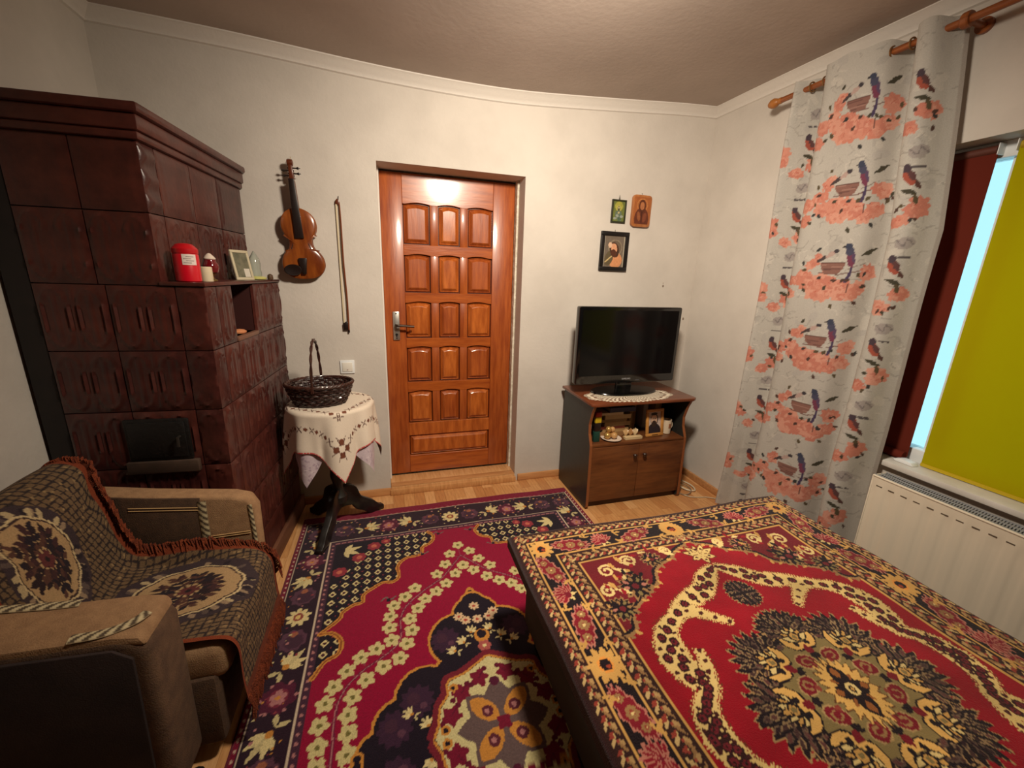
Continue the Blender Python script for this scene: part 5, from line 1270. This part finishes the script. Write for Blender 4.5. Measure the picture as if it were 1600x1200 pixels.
# patterned throw over back and seat
pf = crom([(-1.14,.64),(-1.125,.735),(-1.05,.785),(-.975,.745),(-.935,.66),(-.905,.53),(-.875,.445),(-.83,.415),(-.70,.410),(-.57,.412),(-.49,.402),(-.462,.37),(-.456,.30),(-.452,.17)], 10)
pl_ = np.r_[0, np.cumsum(np.hypot(*np.diff(pf, axis=0).T))]; TLn = pl_[-1]
tx = lambda X_: float(np.interp(X_, pf[:,0], pl_))
cv = Cv(0, TLn, 1.0, 1.62, .0026, (112,88,62))
NET = (44,32,30)
for k in np.arange(-1.0, 2.4, .024):   # knotted net
    cv.line([(0, k+.03*math.sin(k*9)), (TLn*.5, k+.22), (TLn, k+.40)], .006, NET)
for k in np.arange(0, TLn, .022): cv.line([(k, 1.0), (k+.02, 1.3), (k-.01, 1.62)], .005, NET)
for _ in range(260): cv.disc((random.uniform(0, TLn), random.uniform(1, 1.62)), .005, (150,122,84))
def bouquet(c, rx, ry, rot=0):
    a = np.linspace(0, 2*np.pi, 72, endpoint=False); sc3 = 1+.06*np.abs(np.sin(a*5))
    P = lambda k: np.c_[c[0]+rx*k*sc3*np.cos(a), c[1]+ry*k*sc3*np.sin(a)]
    cv.poly(P(1.32), (58,44,48)); 
    for k in range(40):
        b = random.uniform(0, 6.28); cv.ell((c[0]+rx*1.17*math.cos(b), c[1]+ry*1.17*math.sin(b)), .016, .009, b, random.choice([(36,26,34),(150,126,100),(92,76,70),(186,164,124)]))
    cv.poly(P(1.03), (206,182,136)); cv.poly(P(.98), (60,40,38)); cv.poly(P(.94), (178,146,104))
    for k in range(11):
        b = 6.283*k/11+rot; l = random.uniform(.5, .8)
        q = (c[0]+.1*rx*math.cos(b), c[1]+.1*ry*math.sin(b)); e = (c[0]+l*rx*math.cos(b), c[1]+l*ry*math.sin(b)); cv.line([q, e], .006, (46,28,30))
        for f in (.3, .55, .8, 1):
            m_ = (q[0]+(e[0]-q[0])*f, q[1]+(e[1]-q[1])*f)
            for s_ in (-.8, .8): cv.leaf(m_, .034, .009, b+s_, random.choice([(40,24,28),(64,36,38),(86,54,44),(34,24,34)]))
    cv.disc(c, .022, (72,30,34)); cv.flower(c, .03, 5, (96,44,44), (36,22,26))
bouquet((tx(-.925), 1.245), .135, .125); bouquet((tx(-.650), 1.335), .145, .165, .4)
cv.poly([(0,1.592),(TLn,1.592),(TLn,1.62),(0,1.62)], (128,54,24)); cv.poly([(TLn-.03,1.0),(TLn,1.0),(TLn,1.62),(TLn-.03,1.62)], (110,48,24))
cv.poly([(0,1.0),(TLn,1.0),(TLn,1.018),(0,1.018)], (128,54,24))
def throwpos(U, V):
    X = np.interp(U, pl_, pf[:,0]); Z = np.interp(U, pl_, pf[:,1]); f = (V-1.0)/.62
    k = np.clip((U-.22)/.16, 0, 1); k = k*k*(3-2*k)         # wide on the back, between the arms on the seat
    y0 = 1.03*(1-k)+1.118*k; y1 = 1.60*(1-k)+1.526*k
    Y = y0+(y1-y0)*f
    nx_ = .006*np.sin(V*19+U*7)+.004*np.sin(U*31)
    up = np.clip((f-.90)/.10, 0, 1)*k*.06*np.clip((TLn-.22-U)/.2, 0, 1)
    Z = Z+np.abs(nx_)*.6+up+.004; X = X+.006+.5*np.abs(nx_)
    return arr(X, Y, Z)
th = thing('chair_throw', 'floral tapestry throw with netting pattern draped over the armchair', 'throw', (-.80, 1.31, .40))
painted('cloth', np.arange(0, TLn, .0038), np.arange(1.0, 1.621, .0042), throwpos, cv, M('throw_weave', (120,90,64), .95, attr=True, sc=240, fac=(.85,1.1), bump=.4, bsc=350), th, (-.80, 1.31, .40))
m_fr = M('fringe_rust', (138,62,28), .95, (96,38,18), 60, bump=.6, bsc=200)
fr = MB()
P1 = throwpos(np.linspace(.05, TLn-.12, 160), np.full(160, 1.615)); 
for i, p in enumerate(P1):
    a = random.uniform(-.6, .6)
    fr.tube([p, p+np.array([.010+.01*random.random(), .004*math.sin(i), .012]), p+np.array([.026, -.012+.012*a, -.014-.012*random.random()])], [.0035,.0045,.002], 4)
P2 = throwpos(np.full(110, TLn-.001), np.linspace(1.003, 1.617, 110))
for i, p in enumerate(P2):
    fr.tube([p, p+np.array([.006+.006*random.random(), .004*random.uniform(-1, 1), -.03]), p+np.array([.002+.01*random.random(), .01*random.uniform(-1, 1), -.075-.02*random.random()])], [.004,.005,.002], 4)
o = fr.build('fringe', m_fr, th, world=True); o['kind'] = 'stuff'
